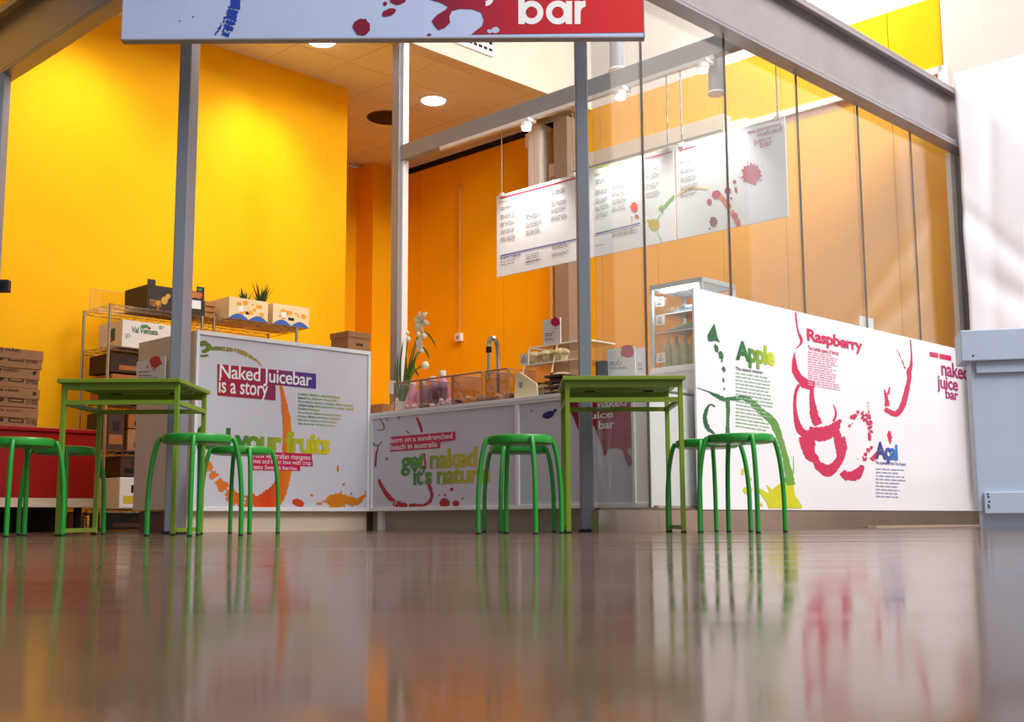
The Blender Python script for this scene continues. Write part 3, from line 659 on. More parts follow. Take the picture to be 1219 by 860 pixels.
S.emit('splash_print', splat(S, 430.5, 32, 9.5, .15, 18, 1.05)+splat(S, 463, 15, 8.5, .1, 14, .5, -.35)+splat(S, 458.5, 4.5, 2.4)+splat(S, 474, 0, 9, .1, 16, .6)+splat(S, 511, 41.5, 2.6, 0, 10, .5), mat('sign_wine_ink', (130, 14, 52), .3), sb, 2)
S.emit('splash_print', splat(S, 590, 36, 4.5, .1, 14, .8)+splat(S, 583, 37.5, 3.2, .1, 14, .7), mat('sign_pale_blue', (205, 214, 238)), sb, 3)
po = stroke(S, [(281,-70,22),(283,-30,17),(281,-5,12),(280,10,12)], .05)+stroke(S, [(279,9,13),(276,22,12),(272,32,11),(268,43,10)], .3, .22)+stroke(S, [(272,14,3),(266,26,3),(260,36,3),(256,42,1)], .5, .5)
S.emit('brush_print', po, mat('sign_blue_ink', (26, 62, 168), .3), sb, 1)
def ring(cx_, cy_, r0, r1, a0=0., a1=2*PI, n=28):
    out = []
    for i in range(n):
        t0, t1 = a0+(a1-a0)*i/n, a0+(a1-a0)*(i+1)/n
        out.append([S.uv(cx_+r*math.cos(t), cy_-r*math.sin(t)) for r, t in ((r0, t0), (r1, t0), (r1, t1), (r0, t1))])
    return out
def bar_(x0, y0, x1, y1): return [[S.uv(x0, y1), S.uv(x1, y1), S.uv(x1, y0), S.uv(x0, y0)]]
for po in (bar_(617, -22, 624.5, 29)+ring(632.8, 15.2, 7, 14), ring(664, 15.2, 7, 14.2)+bar_(673.5, 1.5, 681, 29), bar_(684, 1.5, 691, 29)+ring(697, 14, 5.5, 12.8, PI*.5, PI, 10),
           ring(578, -2, 3.5, 9.5, -PI*.5, .2, 10)+bar_(581.5, -38, 588, -2), ring(603, -14, 7, 14, PI, 2*PI, 14)+bar_(589, -28, 596, -14)+bar_(610, -28, 617, 0), bar_(621, -28, 628, 0), ring(646, -14, 7, 14, .7, 2*PI-.7, 24), ring(678, -14, 7, 14, 0, 2*PI-.7, 24)+bar_(665, -17, 691, -12)):
    S.emit('letter', po, M_white, sb, 4)
S.text('naked', 612, -46, 740, -84, M_white, sb, .012, .92, lay=5, each=True)
tagm = mat('sign_speck', (60, 60, 80)); S.emit('splash_print', splat(S, 230, 20, .9, .3, 8)+splat(S, 214, 25, .8, .3, 8), tagm, sb, 1)

# ================================================================== MENU BOARDS
def menu(q0, q1, lab, draw):
    t = pqthing('menu_board', lab, 'menu board', PR-.02, q0, 2.062, 'menu boards hung from the lamp rail')
    mb = MB(); mb.box(0, .012, .004, q1-q0-.004, 0, .695); b = obj('board', mb, mat('menu_white', (226, 232, 240), .25, 0, .01), t, bevel=.001)
    for y in (.06, q1-q0-.06):
        mb = MB(); z = .69
        mb.tube([(.006, y, .69), (.006, y, 1.285)], .003, 5)
        for k in range(30): mb.blob((.006, y, .70+k*.0195), (.0075, .0075, .0085), 5, 3)
        obj('chain', mb, M_chrome, t)
        mb = MB(); mb.box(-.006, .018, y-.02, y+.02, .68, .71); obj('clip', mb, M_white, t)
    draw(Sheet(W(PR-.02, q0, 0), -dA, t), b)
    return t
red_l = mat('menu_red_ink', (190, 30, 70), .4); blue_l = mat('menu_blue_ink', (70, 90, 170), .4); green_l = mat('menu_green_ink', (140, 180, 50), .4)
def d1(S, b):
    S.quads('rule', [[(595.5,236.8),(685.5,213),(685.5,211.5),(595.5,235.3)]], red_l, b); S.quads('rule', [[(596,305.5),(686.5,285.5),(686.5,284),(596,304)]], blue_l, b)
    S.text('power drinks', 595.5, 241.8, 619.5, 233.5, red_l, b, .01); S.text('halvmåne', 596, 309.5, 620, 300, blue_l, b, .01)
    bl = []
    for x, y in ((596,257),(596,266),(596,275),(596,284),(626,257),(626,267),(626,276),(656,228),(656,242),(656,250),(656,259)): bl += [(x, y, x+20, y+4, -.24, 3, .9)]
    bl += [(596,313,616,316,-.22,2,.7),(626,304,642,309,-.22,3,.8),(626,312,645,313,-.22,2,.8),(657,293,680,297,-.22,3,.8),(657,303,678,305,-.22,2,.8),(596,248,604,250,-.2,2,.9),(603,246,610,248,-.2,2,.9)]
    S.smallprint(bl, M_text, b)
def d2(S, b):
    S.quads('rule', [[(709,200.5),(726,197.3),(726,196),(709,199.2)], [(729,197),(743,194.4),(743,193),(729,195.6)]], green_l, b); S.quads('rule', [[(767,189.5),(800,181.5),(800,180.2),(767,188.2)]], red_l, b); S.quads('rule', [[(709,279.5),(762,266.6),(762,265),(709,278)]], blue_l, b)
    S.text('juices', 708.5, 209, 717, 203, green_l, b, .01); S.text('drinks', 728.5, 204, 737, 198.5, green_l, b, .01); S.text('hot soups', 767.5, 192.5, 786, 185, red_l, b, .01)
    bl = []
    for x, y in ((709,215),(709,228),(709,238),(709,247),(709,256),(729,209),(729,221),(729,230),(729,239),(729,248),(769,209),(769,221),(769,231)): bl += [(x, y, x+17, y+4, -.24, 3, .8)]
    S.smallprint(bl+[(729,277,760,283,-.22,5,.7),(709,293,722,293,-.22,1,.8),(772,198,782,202,-.2,2,.8)], M_text, b)
    S.emit('splash_print', splat(S, 755, 246.5, 4, .3, 14, 1.3)+splat(S, 758, 257.5, 2.5, .2, 10, .7)+splat(S, 752, 259, .8)+splat(S, 752, 263, .7), mat('scarlet_ink', (230, 60, 30), .4), b)
    S.emit('splash_print', splat(S, 779, 267, 6, .5, 20)+splat(S, 772, 263, 2), mat('ochre_ink', (196, 178, 50), .4), b)
    S.emit('brush_print', stroke(S, [(803,233,3),(796,240,2.5),(791,246,4),(787,248,6),(789,253,2),(784,258,1),(782,263,.6)], .4, .2)+stroke(S, [(782,277,.6),(788,287,.8)], .3), mat('sprout_ink', (120, 180, 90), .4), b)
def d3(S, b):
    S.quads('rule', [[(809,179.7),(829,174),(829,172.8),(809,178.5)]], red_l, b); S.text('coffee', 809.5, 180.6, 824, 173, red_l, b, .01)
    bl = []
    for x, y in ((809,191),(810,203),(810,213),(810,223),(810,231)): bl += [(x, y, x+22, y+4, -.24, 3, .8)]
    S.smallprint(bl, M_text, b)
    S.quads('logo_bar', [[(890,159.2),(899,157),(899,154.5),(890,156.6)], [(900.5,156.6),(930,149.2),(930,146.2),(900.5,153.8)]], mat('brick_ink', (176, 80, 84), .4), b)
    pk = mat('brick_ink', (176, 80, 84), .4)
    for s_, x0, yb, x1, yt in (('naked', 902, 163.5, 931, 150), ('juice', 897, 171.8, 918.5, 161), ('bar', 905, 176, 920, 165.5)): S.text(s_, x0, yb, x1, yt, pk, b, .02, .95, lay=3)
    rb = mat('berry_ink', (178, 70, 96), .4)
    po = splat(S, 895, 207, 10.5, .4, 34)+splat(S, 853, 231.5, 5.5, .2, 16, .85, -.3)+splat(S, 866.5, 227, 3.8, .1, 14)+splat(S, 876, 225.5, 1.8, 0, 10, 2)+splat(S, 874.5, 216.5, 2.2)+splat(S, 844.5, 240.5, 2.8, .1, 12, 1.3)+splat(S, 870.5, 236, 1.5)
    for k in range(16): a = k*.4; po += splat(S, 895+random.uniform(12, 17)*math.cos(a), 207+random.uniform(11, 17)*math.sin(a), random.uniform(.4, .9), 0, 7)
    S.emit('splash_print', po, rb, b); S.emit('splash_print', splat(S, 849.5, 264, 4.6, .1, 14, 1.25)+splat(S, 845, 272.5, 1.2), mat('grape_ink', (130, 70, 100), .4), b)
    S.emit('brush_print', stroke(S, [(857,233,5),(864,241,6),(869,248,6)], .2)+stroke(S, [(871,251,6),(873,256,6)], .2), mat('coral_ink', (222, 128, 84), .4), b); S.emit('brush_print', stroke(S, [(873,254,6),(877,262,6.5),(880,269,6)], .4, .4), mat('rose_ink', (206, 84, 84), .4), b)
    S.emit('brush_print', stroke(S, [(807,232.5,1.6),(816,226,2),(826,223.5,2),(836,224,1.5),(844,226,.8)], .3, .1), mat('straw_ink', (214, 190, 90), .4), b)
menu(5.836, 6.755, 'white menu board for power drinks hanging beside the grey post', d1)
menu(4.915, 5.83, 'white menu board of juices and hot soups hanging behind the glass', d2)
menu(3.992, 4.908, 'white menu board with berry splash and naked juice bar logo', d3)

# ================================================================== STOOLS AND TABLES
def make_stool():
    t = thing('stool', '', 'stool', (0, 0, 0), 0, 'green round stools outside the juice bar')
    mb = MB(); R = .157
    mb.lathe([(R-.012, .420), (R-.002, .424), (R, .432), (R, .452), (R-.003, .458), (R-.012, .461)], 40); obj('seat', mb, M_green, t, True)
    prof = smooth_path([(.160, .447), (.168, .436), (.179, .405), (.190, .355), (.199, .29), (.206, .20), (.208, .1), (.208, .006)], 4)
    for k in range(4):
        a = k*PI/2; c, s = math.cos(a), math.sin(a)
        mb = MB(); mb.tube([(r*c, r*s, z) for r, z in prof], [.0075]+[.0115]*(len(prof)-1), 10); lg = obj('leg', mb, M_green, t, True)
        mb = MB(); mb.lathe([(.0115, 0), (.0122, .004), (.012, .008)], 10, (.208*c, .208*s, 0)); obj('foot_cap', mb, M_rubber, lg)
    return t
st0 = make_stool()
stools = [(619.5, 5.56, 19, 'round green stool standing clear of the get naked counter by the glass post'), (617.5, 6.30, -27, 'round green stool nearest the get naked counter'),
          (231, 5.38, 10, 'round green stool tucked at the corner of the table near the story counter'), (285, 6.29, 27, 'round green stool nearest the printed story counter'),
          (18.5, 5.56, 12, 'round green stool beyond the table, before the banana boxes'), (73, 6.2, 24, 'round green stool between the table legs and the red counter'),
          (884.5, 5.56, 8, 'round green stool standing clear of the Apple panel'), (844, 5.93, -20, 'round green stool between the table and the Apple panel')]
for i, (px, Y, ro, lab) in enumerate(stools):
    o = st0 if i == 0 else copy_tree(st0)
    o.location = (aty(px, 633, Y).x, Y, 0); o.rotation_euler.z = math.radians(-90+ro); o['label'] = lab
def make_table(W_, D_):
    t = thing('cafe_table', '', 'table', (0, 0, 0), 0, 'olive green tables outside the juice bar')
    mb = MB(); mb.box(-.012, W_+.012, -.03, D_+.02, .732, .752); obj('table_top', mb, M_olive, t, bevel=.003)
    mb = MB(); 
    for k in range(5): y = .05+k*(D_-.1)/4; mb.box(.03, W_-.03, y-.02, y+.02, .720, .732)
    obj('underside_batten', mb, M_olive, t)
    for k, (x, y) in enumerate(((.12, .1), (.38, .1), (.12, .35), (.42, .35))):
        mb = MB(); mb.box(x, x+.05, y, y+.012, .714, .720); obj('bracket', mb, M_rubber, t)
    L = .022
    for x in (0, W_-L):
        for y in (0, D_-L):
            mb = MB(); mb.box(x, x+L, y, y+L, .008, .732); lg = obj('leg', mb, M_olive, t, bevel=.002)
            mb = MB(); mb.box(x-.001, x+L+.001, y-.001, y+L+.001, 0, .008); obj('foot_cap', mb, M_rubber, lg)
        mb = MB(); mb.box(x, x+L, L, D_-L, .016, .036); obj('foot_bar', mb, M_olive, t)
        mb = MB(); mb.box(x, x+L, L, D_-L, .628, .65); obj('side_rail', mb, M_olive, t)
    for y in (0, D_-L):
        mb = MB(); mb.box(L, W_-L, y+.002, y+L-.002, .628, .65); obj('cross_rail', mb, M_olive, t)
        mb = MB(); mb.box(L, W_-L, y+.002, y+L-.002, .70, .732); obj('apron', mb, M_olive, t)
    return t
tb = make_table(.57, .52)
tb.location = (aty(65, 633, 5.62).x, 5.62, 0); tb['label'] = 'olive green square table beside the grey post by the story counter'
t2 = copy_tree(tb); t2.location = (aty(674.5, 633, 5.62).x, 5.62, 0); t2['label'] = 'olive green square table before the clear glass wall'

# ================================================================== THINGS ON THE SERVING COUNTER
def bin_(pxl, pxr, lab, fill=None):
    qa_ = Q(onp(pxl, 470, PC+.08)); qb_ = Q(onp(pxr, 470, PC+.08)); w_ = qa_-qb_
    t = pqthing('acrylic_bin', lab, 'bin', PC+.06, qb_, ZT, 'clear acrylic bins on the serving counter')
    H, D = .2, .26; th = .004
    side = [(0, 0), (.0, H*.78), (.02, H*.93), (.06, H), (D, H*1.02), (D, 0)]
    mb = MB(); mb.box(0, D, 0, w_, 0, th); obj('base', mb, M_acryl, t)
    mb = MB(); mb.box(0, th, th, w_-th, th, H*.99); obj('front_wall', mb, M_acryl, t)
    mb = MB(); mb.box(D-th, D, th, w_-th, th, H*1.02); obj('back_wall', mb, M_acryl, t)
    sd = [(0, 0), (0, H), (.05, H*.9), (.1, H*.55), (.16, H*.32), (D, H*.28), (D, 0)]
    for y in (0, w_-th):
        mb = MB(); mb.prism([(0, th), (0, H), (D, H*1.02), (D, th)], lambda q: (q[0], y, q[1]), lambda q: (q[0], y+th, q[1])); obj('side_wall', mb, M_acryl, t)
    dk = mat('acrylic_edge', (150, 112, 92), .3)
    mb = MB()
    mb.tube([(0, w_, 0), (0, w_, H)], .004, 6); mb.tube([(0, 0, 0), (0, 0, H)], .004, 6); mb.tube([(0, 0, H), (0, w_, H)], .0055, 6)
    mb.tube(smooth_path([(0, 0, H), (.04, 0, H*.8), (.10, 0, H*.45), (.17, 0, H*.15), (.24, 0, .005)], 4), .003, 5)
    mb.tube([(0, 0, H), (D, 0, H*1.02)], .003, 5); mb.tube([(0, w_, H), (D, w_, H*1.02)], .003, 5)
    obj('edge', mb, dk, t, True)
    if fill:
        mb = MB(); 
        for k in range(26): mb.blob((random.uniform(.04, D-.04), random.uniform(.03, w_-.03), .02+random.uniform(0, .035)), (.022, .018, .015), 6, 4, .15)
        o = obj('filling', mb, fill, t, True); o['kind'] = 'stuff'
    return t
nut = mat('tan_nuts', (206, 158, 110), .7, 0, .15, 40); pinkc = mat('pale_rose_sweets', (236, 190, 190), .6, 0, .1, 30)
bin_(472, 502.5, 'clear acrylic bin with rose filling below the lily stems', pinkc); bin_(504, 540.5, 'clear acrylic bin before the pink bottles', pinkc)
bin_(542, 576, 'clear acrylic bin with tan filling beside the pink bottles', nut); bin_(581, 606.5, 'clear acrylic bin with tan filling beside the cake display', nut)
# pink bottles behind the bins
M_pink = mat('pink_bottle', (244, 150, 190), .35, 0, .05); M_cap = mat('cream_bottle_cap', (244, 236, 224), .4)
def bottle(name, lab, cat, p, q, z, r, h, body, cap, group):
    t = pqthing(name, lab, cat, p, q, z, group)
    mb = MB(); mb.lathe([(r*.9, 0), (r, .01), (r, h*.62), (r*.85, h*.72), (r*.45, h*.82), (r*.42, h*.88)], 16); obj('body', mb, body, t, True)
    mb = MB(); mb.lathe([(r*.5, h*.88), (r*.52, h*.9), (r*.52, h*.99), (r*.47, h)], 14); obj('cap', mb, cap, t, True)
    return t
for px, hh, lab in ((492, .235, 'pale pink bottle with cream cap beside the lily'), (503, .24, 'pink bottle with cream cap standing between two acrylic bins'), (515, .26, 'bright pink bottle with cream cap behind an acrylic bin'), (527, .29, 'tallest bright pink bottle with cream cap behind the acrylic bins')):
    bottle('drink_bottle', lab, 'bottle', PC+.40, Q(onp(px, 460, PC+.40)), ZT, .045, hh*1.06, M_pink, M_cap, 'pink bottles behind the acrylic bins')
# lily
ql = Q(onp(479, 470, PC+.42)); fl = pqthing('lily_plant', 'white lily with long green leaves and paper tags', 'plant', PC+.42, ql, ZT)
M_leaf = mat('lily_leaf_green', (58, 108, 34), .45, 0, .15, 20); M_stem = mat('lily_stem_green', (104, 142, 50), .5); M_petal = mat('lily_petal_cream', (248, 244, 214), .5, 0, .03)
def LP(x, y, dp=0.): 
    h = onp(x, y, PC+.42+dp); v = h-W(PC+.42, ql, ZT); return Vector((P(v), Q(v), v.z))
mb = MB(); mb.lathe([(.05, 0), (.06, .01), (.068, .11), (.07, .12)], 18); obj('pot', mb, M_white, fl, True)
for pts in ([(479,482),(484,450),(492,415),(503,390)], [(478,482),(482,440),(485,405)], [(480,482),(486,455),(496,440),(505,435)], [(481,482),(487,450),(495,424),(503,418)], [(481,482),(489,450),(497,420),(504,400)], [(477,482),(473,460),(470,462),(474,477)]):
    mb = MB(); mb.tube(smooth_path([tuple(LP(x, y, .02*k)) for k, (x, y) in enumerate(pts)], 4), .006, 6); obj('stem', mb, M_stem, fl, True)
def leaf(pts, w0):
    q_ = smooth_path([tuple(LP(x, y, d)) for x, y, d in pts], 5); mb = MB(); vs_, fs_ = [], []
    for i, c in enumerate(q_):
        t_ = i/(len(q_)-1); w_ = w0*math.sin(PI*(.12+.88*t_))**.8*(1 if t_ < .98 else .1); c = Vector(c)
        vs_ += [c+Vector((0, w_, 0)), c+Vector((-.3*w_, 0, -.2*w_)), c+Vector((0, -w_, 0))]
    for i in range(len(q_)-1):
        a = i*3; fs_ += [(a, a+1, a+4, a+3), (a+1, a+2, a+5, a+4)]
    mb.add(vs_, fs_); o = obj('leaf', mb, M_leaf, fl, True); s_ = o.modifiers.new('thickness', 'SOLIDIFY'); s_.thickness = .0015
for pts in ([(478,482,0),(473,455,0),(474,420,.03)], [(479,482,0),(476,440,.02),(480,405,.03)], [(480,482,0),(483,450,0),(484,422,.01)], [(478,482,0),(470,460,-.02),(471,430,0)], [(481,482,0),(488,440,0),(496,408,.02)], [(480,480,0),(486,455,-.02),(488,425,-.02)], [(501,396,0),(510,398,.01),(520,414,.02)], [(502,412,0),(507,418,0),(512,428,.02)], [(489,430,0),(494,440,0),(499,449,0)], [(479,480,0),(474,462,.02),(468,455,.02)], [(480,478,0),(486,462,0),(484,440,.02)], [(477,470,0),(482,448,.02),(487,436,0)]): leaf(pts, .011)
# open bloom: six petals, buds
c0 = LP(503, 384, .05)
for k in range(6):
    a = k*PI/3+.25; mb = MB(); d = Vector((-.25, math.cos(a), math.sin(a))).normalized(); sd = Vector((1, 0, 0)).cross(d).normalized()
    vs_, fs_ = [], []
    for i, (l_, w_, cu_) in enumerate(((0, .006, 0), (.028, .020, -.014), (.055, .025, -.016), (.078, .017, -.004), (.092, .003, .012))):
        b_ = c0+d*l_+Vector((cu_, 0, 0)); vs_ += [b_+sd*w_, b_+Vector((.005, 0, 0)), b_-sd*w_]
    for i in range(4):
        a2 = i*3; fs_ += [(a2, a2+1, a2+4, a2+3), (a2+1, a2+2, a2+5, a2+4)]
    mb.add(vs_, fs_); o = obj('petal', mb, M_petal, fl, True); s_ = o.modifiers.new('thickness', 'SOLIDIFY'); s_.thickness = .002
for x, y, r_ in ((485,396.5,.014),(486,404,.017),(504.5,400,.022),(498,398,.016),(502,417,.02),(506,435,.03),(474,477,.024)):
    mb = MB(); mb.blob(tuple(LP(x, y, .0)), (r_, r_, r_*1.25 if r_ < .022 else r_), 10, 6, .05); obj('bud', mb, M_petal, fl, True)
for x, y, a in ((499, 410, .5), (466, 461, -.15)):
    c = LP(x, y, -.03); mb = MB(); u = Vector((0, -math.cos(a), math.sin(a)*.9)); v = Vector((-.1, -math.sin(a)*.6, -math.cos(a)))
    pts = [c-u*.035-v*.05, c+u*.035-v*.05, c+u*.035+v*.05, c-u*.035+v*.05]; mb.add([*pts, *[q+Vector((.002, 0, 0)) for q in pts]], [(0, 1, 2, 3), (7, 6, 5, 4), (0, 4, 5, 1), (1, 5, 6, 2), (2, 6, 7, 3), (3, 7, 4, 0)]); obj('paper_tag', mb, M_paper, fl)
# spring faucet
ft = pqthing('spring_faucet', 'chrome spring hose faucet arching over the serving counter', 'faucet', PC+.5, Q(onp(588, 440, PC+.5)), ZT)
def FP(x, y): h = onp(x, y, PC+.5); v = h-ft.location; return (0, Q(v), v.z)
arch = smooth_path([FP(593, 480), FP(593, 437), FP(592.5, 418), FP(590.5, 407), FP(587, 402.5), FP(583.5, 405), FP(582, 413)], 8)
mb = MB(); mb.tube(arch, .010, 8); obj('hose', mb, M_chrome, ft, True)
mb = MB(); sp = []
pa_ = [Vector(q) for q in arch]
for i in range(len(pa_)-1):
    for j in range(6):
        c = pa_[i].lerp(pa_[i+1], j/6); t_ = (pa_[i+1]-pa_[i]).normalized(); n_ = t_.cross(Vector((1, 0, 0))); th = (i*6+j)*1.05
        sp.append(c+(Vector((1, 0, 0))*math.cos(th)+n_*math.sin(th))*.015)
mb.tube(sp, .0035, 4); obj('spring', mb, M_chrome, ft, True)
mb = MB(); mb.tube([FP(582, 413), FP(581.8, 420)], .020, 12); obj('collar', mb, M_rubber, ft, True)
mb = MB(); mb.tube([FP(581.8, 418), FP(581.5, 452)], .011, 10); obj('nozzle', mb, M_chrome, ft, True)
mb = MB(); mb.lathe([(.035, 0), (.035, .012), (.022, .02)], 16, (0, FP(593, 480)[1], 0)); obj('base', mb, M_chrome, ft, True)
# cake display
ca = pqthing('cake_display', 'clear acrylic cake display case with two shelves', 'display case', PC+.1, 0, ZT)
qc0, qc1 = Q(onp(690, 465, PC+.1)), Q(onp(614, 470, PC+.1)); ztop = onp(655, 411, PC+.2).z-ZT; zmid = onp(640, 435, PC+.2).z-ZT
rd = .005
D = .36
mb = MB(); mb.box(0, D, qc0, qc1, 0, .012); obj('base', mb, M_white, ca)
mb = MB(); mb.box(.06, D, qc0+.02, qc1-.03, zmid-.008, zmid); obj('shelf', mb, M_acryl, ca)
mb = MB(); mb.box(.10, D, qc0+.02, qc1-.03, ztop-.006, ztop); obj('lid', mb, M_acryl, ca)
mb = MB(); mb.add([(0, qc0, .012), (0, qc1, .012), (.10, qc1-.03, ztop-.006), (.10, qc0+.02, ztop-.006), (.005, qc0, .012), (.005, qc1, .012), (.105, qc1-.03, ztop-.006), (.105, qc0+.02, ztop-.006)], [(0, 1, 2, 3), (7, 6, 5, 4), (0, 4, 5, 1), (1, 5, 6, 2), (2, 6, 7, 3), (3, 7, 4, 0)]); obj('front_pane', mb, M_acryl, ca)
for q_, s_ in ((qc1, -.03), (qc0, .02)):
    mb = MB(); mb.prism([(0, .012), (.10, ztop-.006), (D, ztop-.006), (D, .012)], lambda t_: (t_[0], q_+s_*t_[1]/ztop, t_[1]), lambda t_: (t_[0], q_+s_*t_[1]/ztop+math.copysign(.004, s_), t_[1])); obj('side_pane', mb, M_acryl, ca)
M_edge = mat('bright_acrylic_edge', (250, 236, 214), .3)
mb = MB(); 
mb.tube([(0, qc1, .01), (.10, qc1-.03, ztop)], rd, 6); mb.tube([(0, (qc0+qc1)/2, .01), (.10, (qc0+qc1)/2, ztop)], rd*.8, 6); mb.tube([(0, qc0, .01), (.10, qc0+.02, ztop)], rd, 6)
mb.tube([(.10, qc0+.02, ztop), (.10, qc1-.03, ztop)], rd, 6); mb.tube([(.06, qc0+.02, zmid), (.06, qc1-.03, zmid)], rd*.8, 6); mb.tube([(.10, qc1-.03, ztop), (D, qc1-.03, ztop)], rd, 6); mb.tube([(.10, qc0+.02, ztop), (D, qc0+.02, ztop)], rd, 6)
obj('edge', mb, M_edge, ca, True)
M_cup = mat('cream_paper_cup', (246, 226, 184), .6, 0, .05); M_muf = mat('pale_muffin_top', (232, 206, 150), .8, 0, .1, 50)
def muffin(px, p, zb_, lab, top=M_muf, s=1.):
    t = pqthing('muffin', lab, 'muffin', p, Q(onp(px, 440, p)), zb_, 'muffins in the cake display')
    n = 18; mb = MB(); vs_ = []
    for (r_, z_) in ((.032*s, 0), (.044*s, .05*s)):
        for j in range(n): a = 2*PI*j/n; rr = r_*(1+(.05 if j % 2 else -.03)); vs_.append((rr*math.cos(a), rr*math.sin(a), z_))
    mb.add(vs_, [(j, (j+1) % n, n+(j+1) % n, n+j) for j in range(n)]+[tuple(reversed(range(n))), tuple(range(n, 2*n))]); obj('paper_cup', mb, M_cup, t)
    mb = MB(); mb.blob((0, 0, .052*s), (.05*s, .05*s, .028*s), 12, 6, .06); obj('top', mb, top, t, True)
for px, lab in ((638, 'pale muffin on the upper shelf, at the end by the price tag'), (653, 'pale muffin in the middle of the upper cake shelf'), (668, 'pale muffin on the upper shelf, at the end by the glass post')): muffin(px, PC+.22, ZT+zmid+.001, lab, M_muf, 1.15)
for px, lab in ((634, 'tan muffin low in the display beside the paper bag'), (646, 'tan muffin low in the display beside the stacked cakes')): muffin(px, PC+.16, ZT+.013, lab, M_tan, .95)
t = pqthing('brownie_block', 'dark chocolate cake block in the display case', 'cake', PC+.26, Q(onp(641, 450, PC+.26)), ZT+.013); mb = MB(); mb.box(-.05, .05, -.06, .06, 0, .10); obj('cake', mb, M_dbrown, t, bevel=.006)
for k in range(4):
    t = pqthing('cake_pack', ['lowest packed cake slice in the stack by the glass post', 'second packed cake slice from the bottom of the stack', 'third packed cake slice from the bottom of the stack', 'topmost packed cake slice of the stack by the glass post'][k], 'cake', PC+.13, Q(onp(666, 465, PC+.13)), ZT+.013+k*.034, 'packed cake slices in the display')
    mb = MB(); mb.box(-.05, .08, -.08, .08, 0, .012); obj('tray', mb, M_dbrown, t)
    mb = MB(); mb.blob((.015, 0, .020), (.06, .075, .012), 12, 5, .08); obj('cake', mb, [M_muf, M_cup, M_dbrown, M_cup][k], t, True)
    mb = MB(); mb.blob((-.03, .03, .024), (.012, .016, .008), 8, 4); obj('berry', mb, mat('berry_red', (130, 40, 36), .5), t, True)
# paper bag wedge, tag
t = pqthing('paper_wedge', 'white folded paper wedge with small print beside the bins', 'paper', PC+.07, Q(onp(612, 470, PC+.07)), ZT)
q_ = [(0, 0), (0, .16), (-.05, .165), (-.20, .10), (-.2, .02), (-.02, .012)]
mb = MB(); mb.prism([(0, 0), (-.015, .165), (-.05, .168), (-.19, .085), (-.20, 0)], lambda s_: (0, s_[0], s_[1]), lambda s_: (.012, s_[0], s_[1])); b = obj('paper', mb, M_cup, t)
S = Sheet(W(PC+.07, 0, 0), -dA, t); S.smallprint([(618, 456, 623, 461, 0, 4, .9)], M_text, b)
h = onp(624.5, 428, PC+.12); t = thing('price_tag', 'small square price tag on the upper cake shelf', 'tag', h, ANG); mb = MB(); mb.box(0, .004, -.035, .035, -.036, .036); b = obj('card', mb, M_paper, t)
S = Sheet(W(PC+.12, 0, 0)+Z*0, -dA, t); S.smallprint([(621, 427, 628, 431, 0, 3, .8)], M_text, b); S.emit('dot', splat(S, 624, 424.5, .9), M_crim, b)
mb = MB(); mb.tube([(.002, 0, -.036), (.02, 0, zmid+ZT-h.z)], .002, 5); obj('stem', mb, M_chrome, t)
def card(x0, y0, x1, y1, p, lab, splash, tall):
    a_ = onp(x0, y1, p); b_ = onp(x1, y0, p)
    t = thing('price_card', lab, 'card', W(p, Q(b_), ZT if tall else a_.z), ANG); w_ = Q(a_)-Q(b_)
    z0 = 0.; z1 = b_.z-(ZT if tall else a_.z)
    mb = MB(); mb.box(0, .006, 0, w_, z0, z1); b = obj('card', mb, M_paper, t)
    mb = MB(); mb.add([(.006, .02, 0), (.006, w_-.02, 0), (.07, w_-.02, 0), (.07, .02, 0), (.006, .02, .06), (.006, w_-.02, .06)], [(0, 3, 2, 1), (0, 1, 5, 4), (1, 2, 5), (0, 4, 3), (2, 3, 4, 5)]); obj('stand', mb, M_acryl, t)
    S = Sheet(W(p, 0, 0), -dA, t)
    if splash: S.emit('splash_print', splat(S, *splash, .3, 22)+splat(S, x0+13, y0+17, .9)+splat(S, x0+16, y0+13.5, .7), M_crim, b)
    S.smallprint([(x0+2.5, y0+(y1-y0)*.58, x0+(x1-x0)*.62, y0+(y1-y0)*.65, -.06, 2, 1), (x0+2.5, y0+(y1-y0)*.75, x0+(x1-x0)*.75, y0+(y1-y0)*.8, -.06, 2, .7)], M_text, b)
    return t
card(646.5, 378, 667, 412, PC+.2, 'tall white card with crimson splash standing on the cake display', (661, 383.5, 5), False)
card(723.5, 412, 755.5, 447, PC+.3, 'white card with pink splash standing behind the clear glass', (747, 418.5, 7.5), True)
card(757, 413, 771, 447, PC+.42, 'white card half hidden behind the splash card', None, True)
t = pqthing('black_holder', 'small black napkin holder on the counter behind the glass', 'holder', PC+.3, Q(onp(717, 445, PC+.3)), ZT); mb = MB(); mb.box(-.03, .03, -.045, .03, 0, .21); obj('body', mb, M_rubber, t, bevel=.005); mb = MB(); mb.box(-.032, -.03, -.03, .02, .02, .08); obj('slot', mb, M_dbrown, t)
t = pqthing('cardboard_box', 'plain brown cardboard box at the lily end of the serving counter', 'box', PC+.52, Q(onp(456, 475, PC+.52)), ZT); mb = MB(); mb.box(-.08, .08, -.09, .10, 0, .13); obj('body', mb, M_card, t, bevel=.003); mb = MB(); mb.box(-.081, .081, -.01, .01, .13, .132); obj('tape', mb, M_tan, t)
t = pqthing('cardboard_box', 'brown cardboard box on top of the story counter', 'box', P(onq(427, 405, QL+.06)), QL+.13, zt); 
h = onq(427, 396, QL+.06); mb = MB(); mb.box(-.10, .09, -.08, .12, 0, h.z-zt-.015); obj('body', mb, M_card, t, bevel=.003); mb = MB(); mb.box(-.03, .03, -.082, -.08, .04, .055); obj('hand_hole', mb, M_cardd, t); mb = MB(); mb.box(-.105, .095, -.085, .125, h.z-zt-.04, h.z-zt); obj('lid', mb, M_card, t)

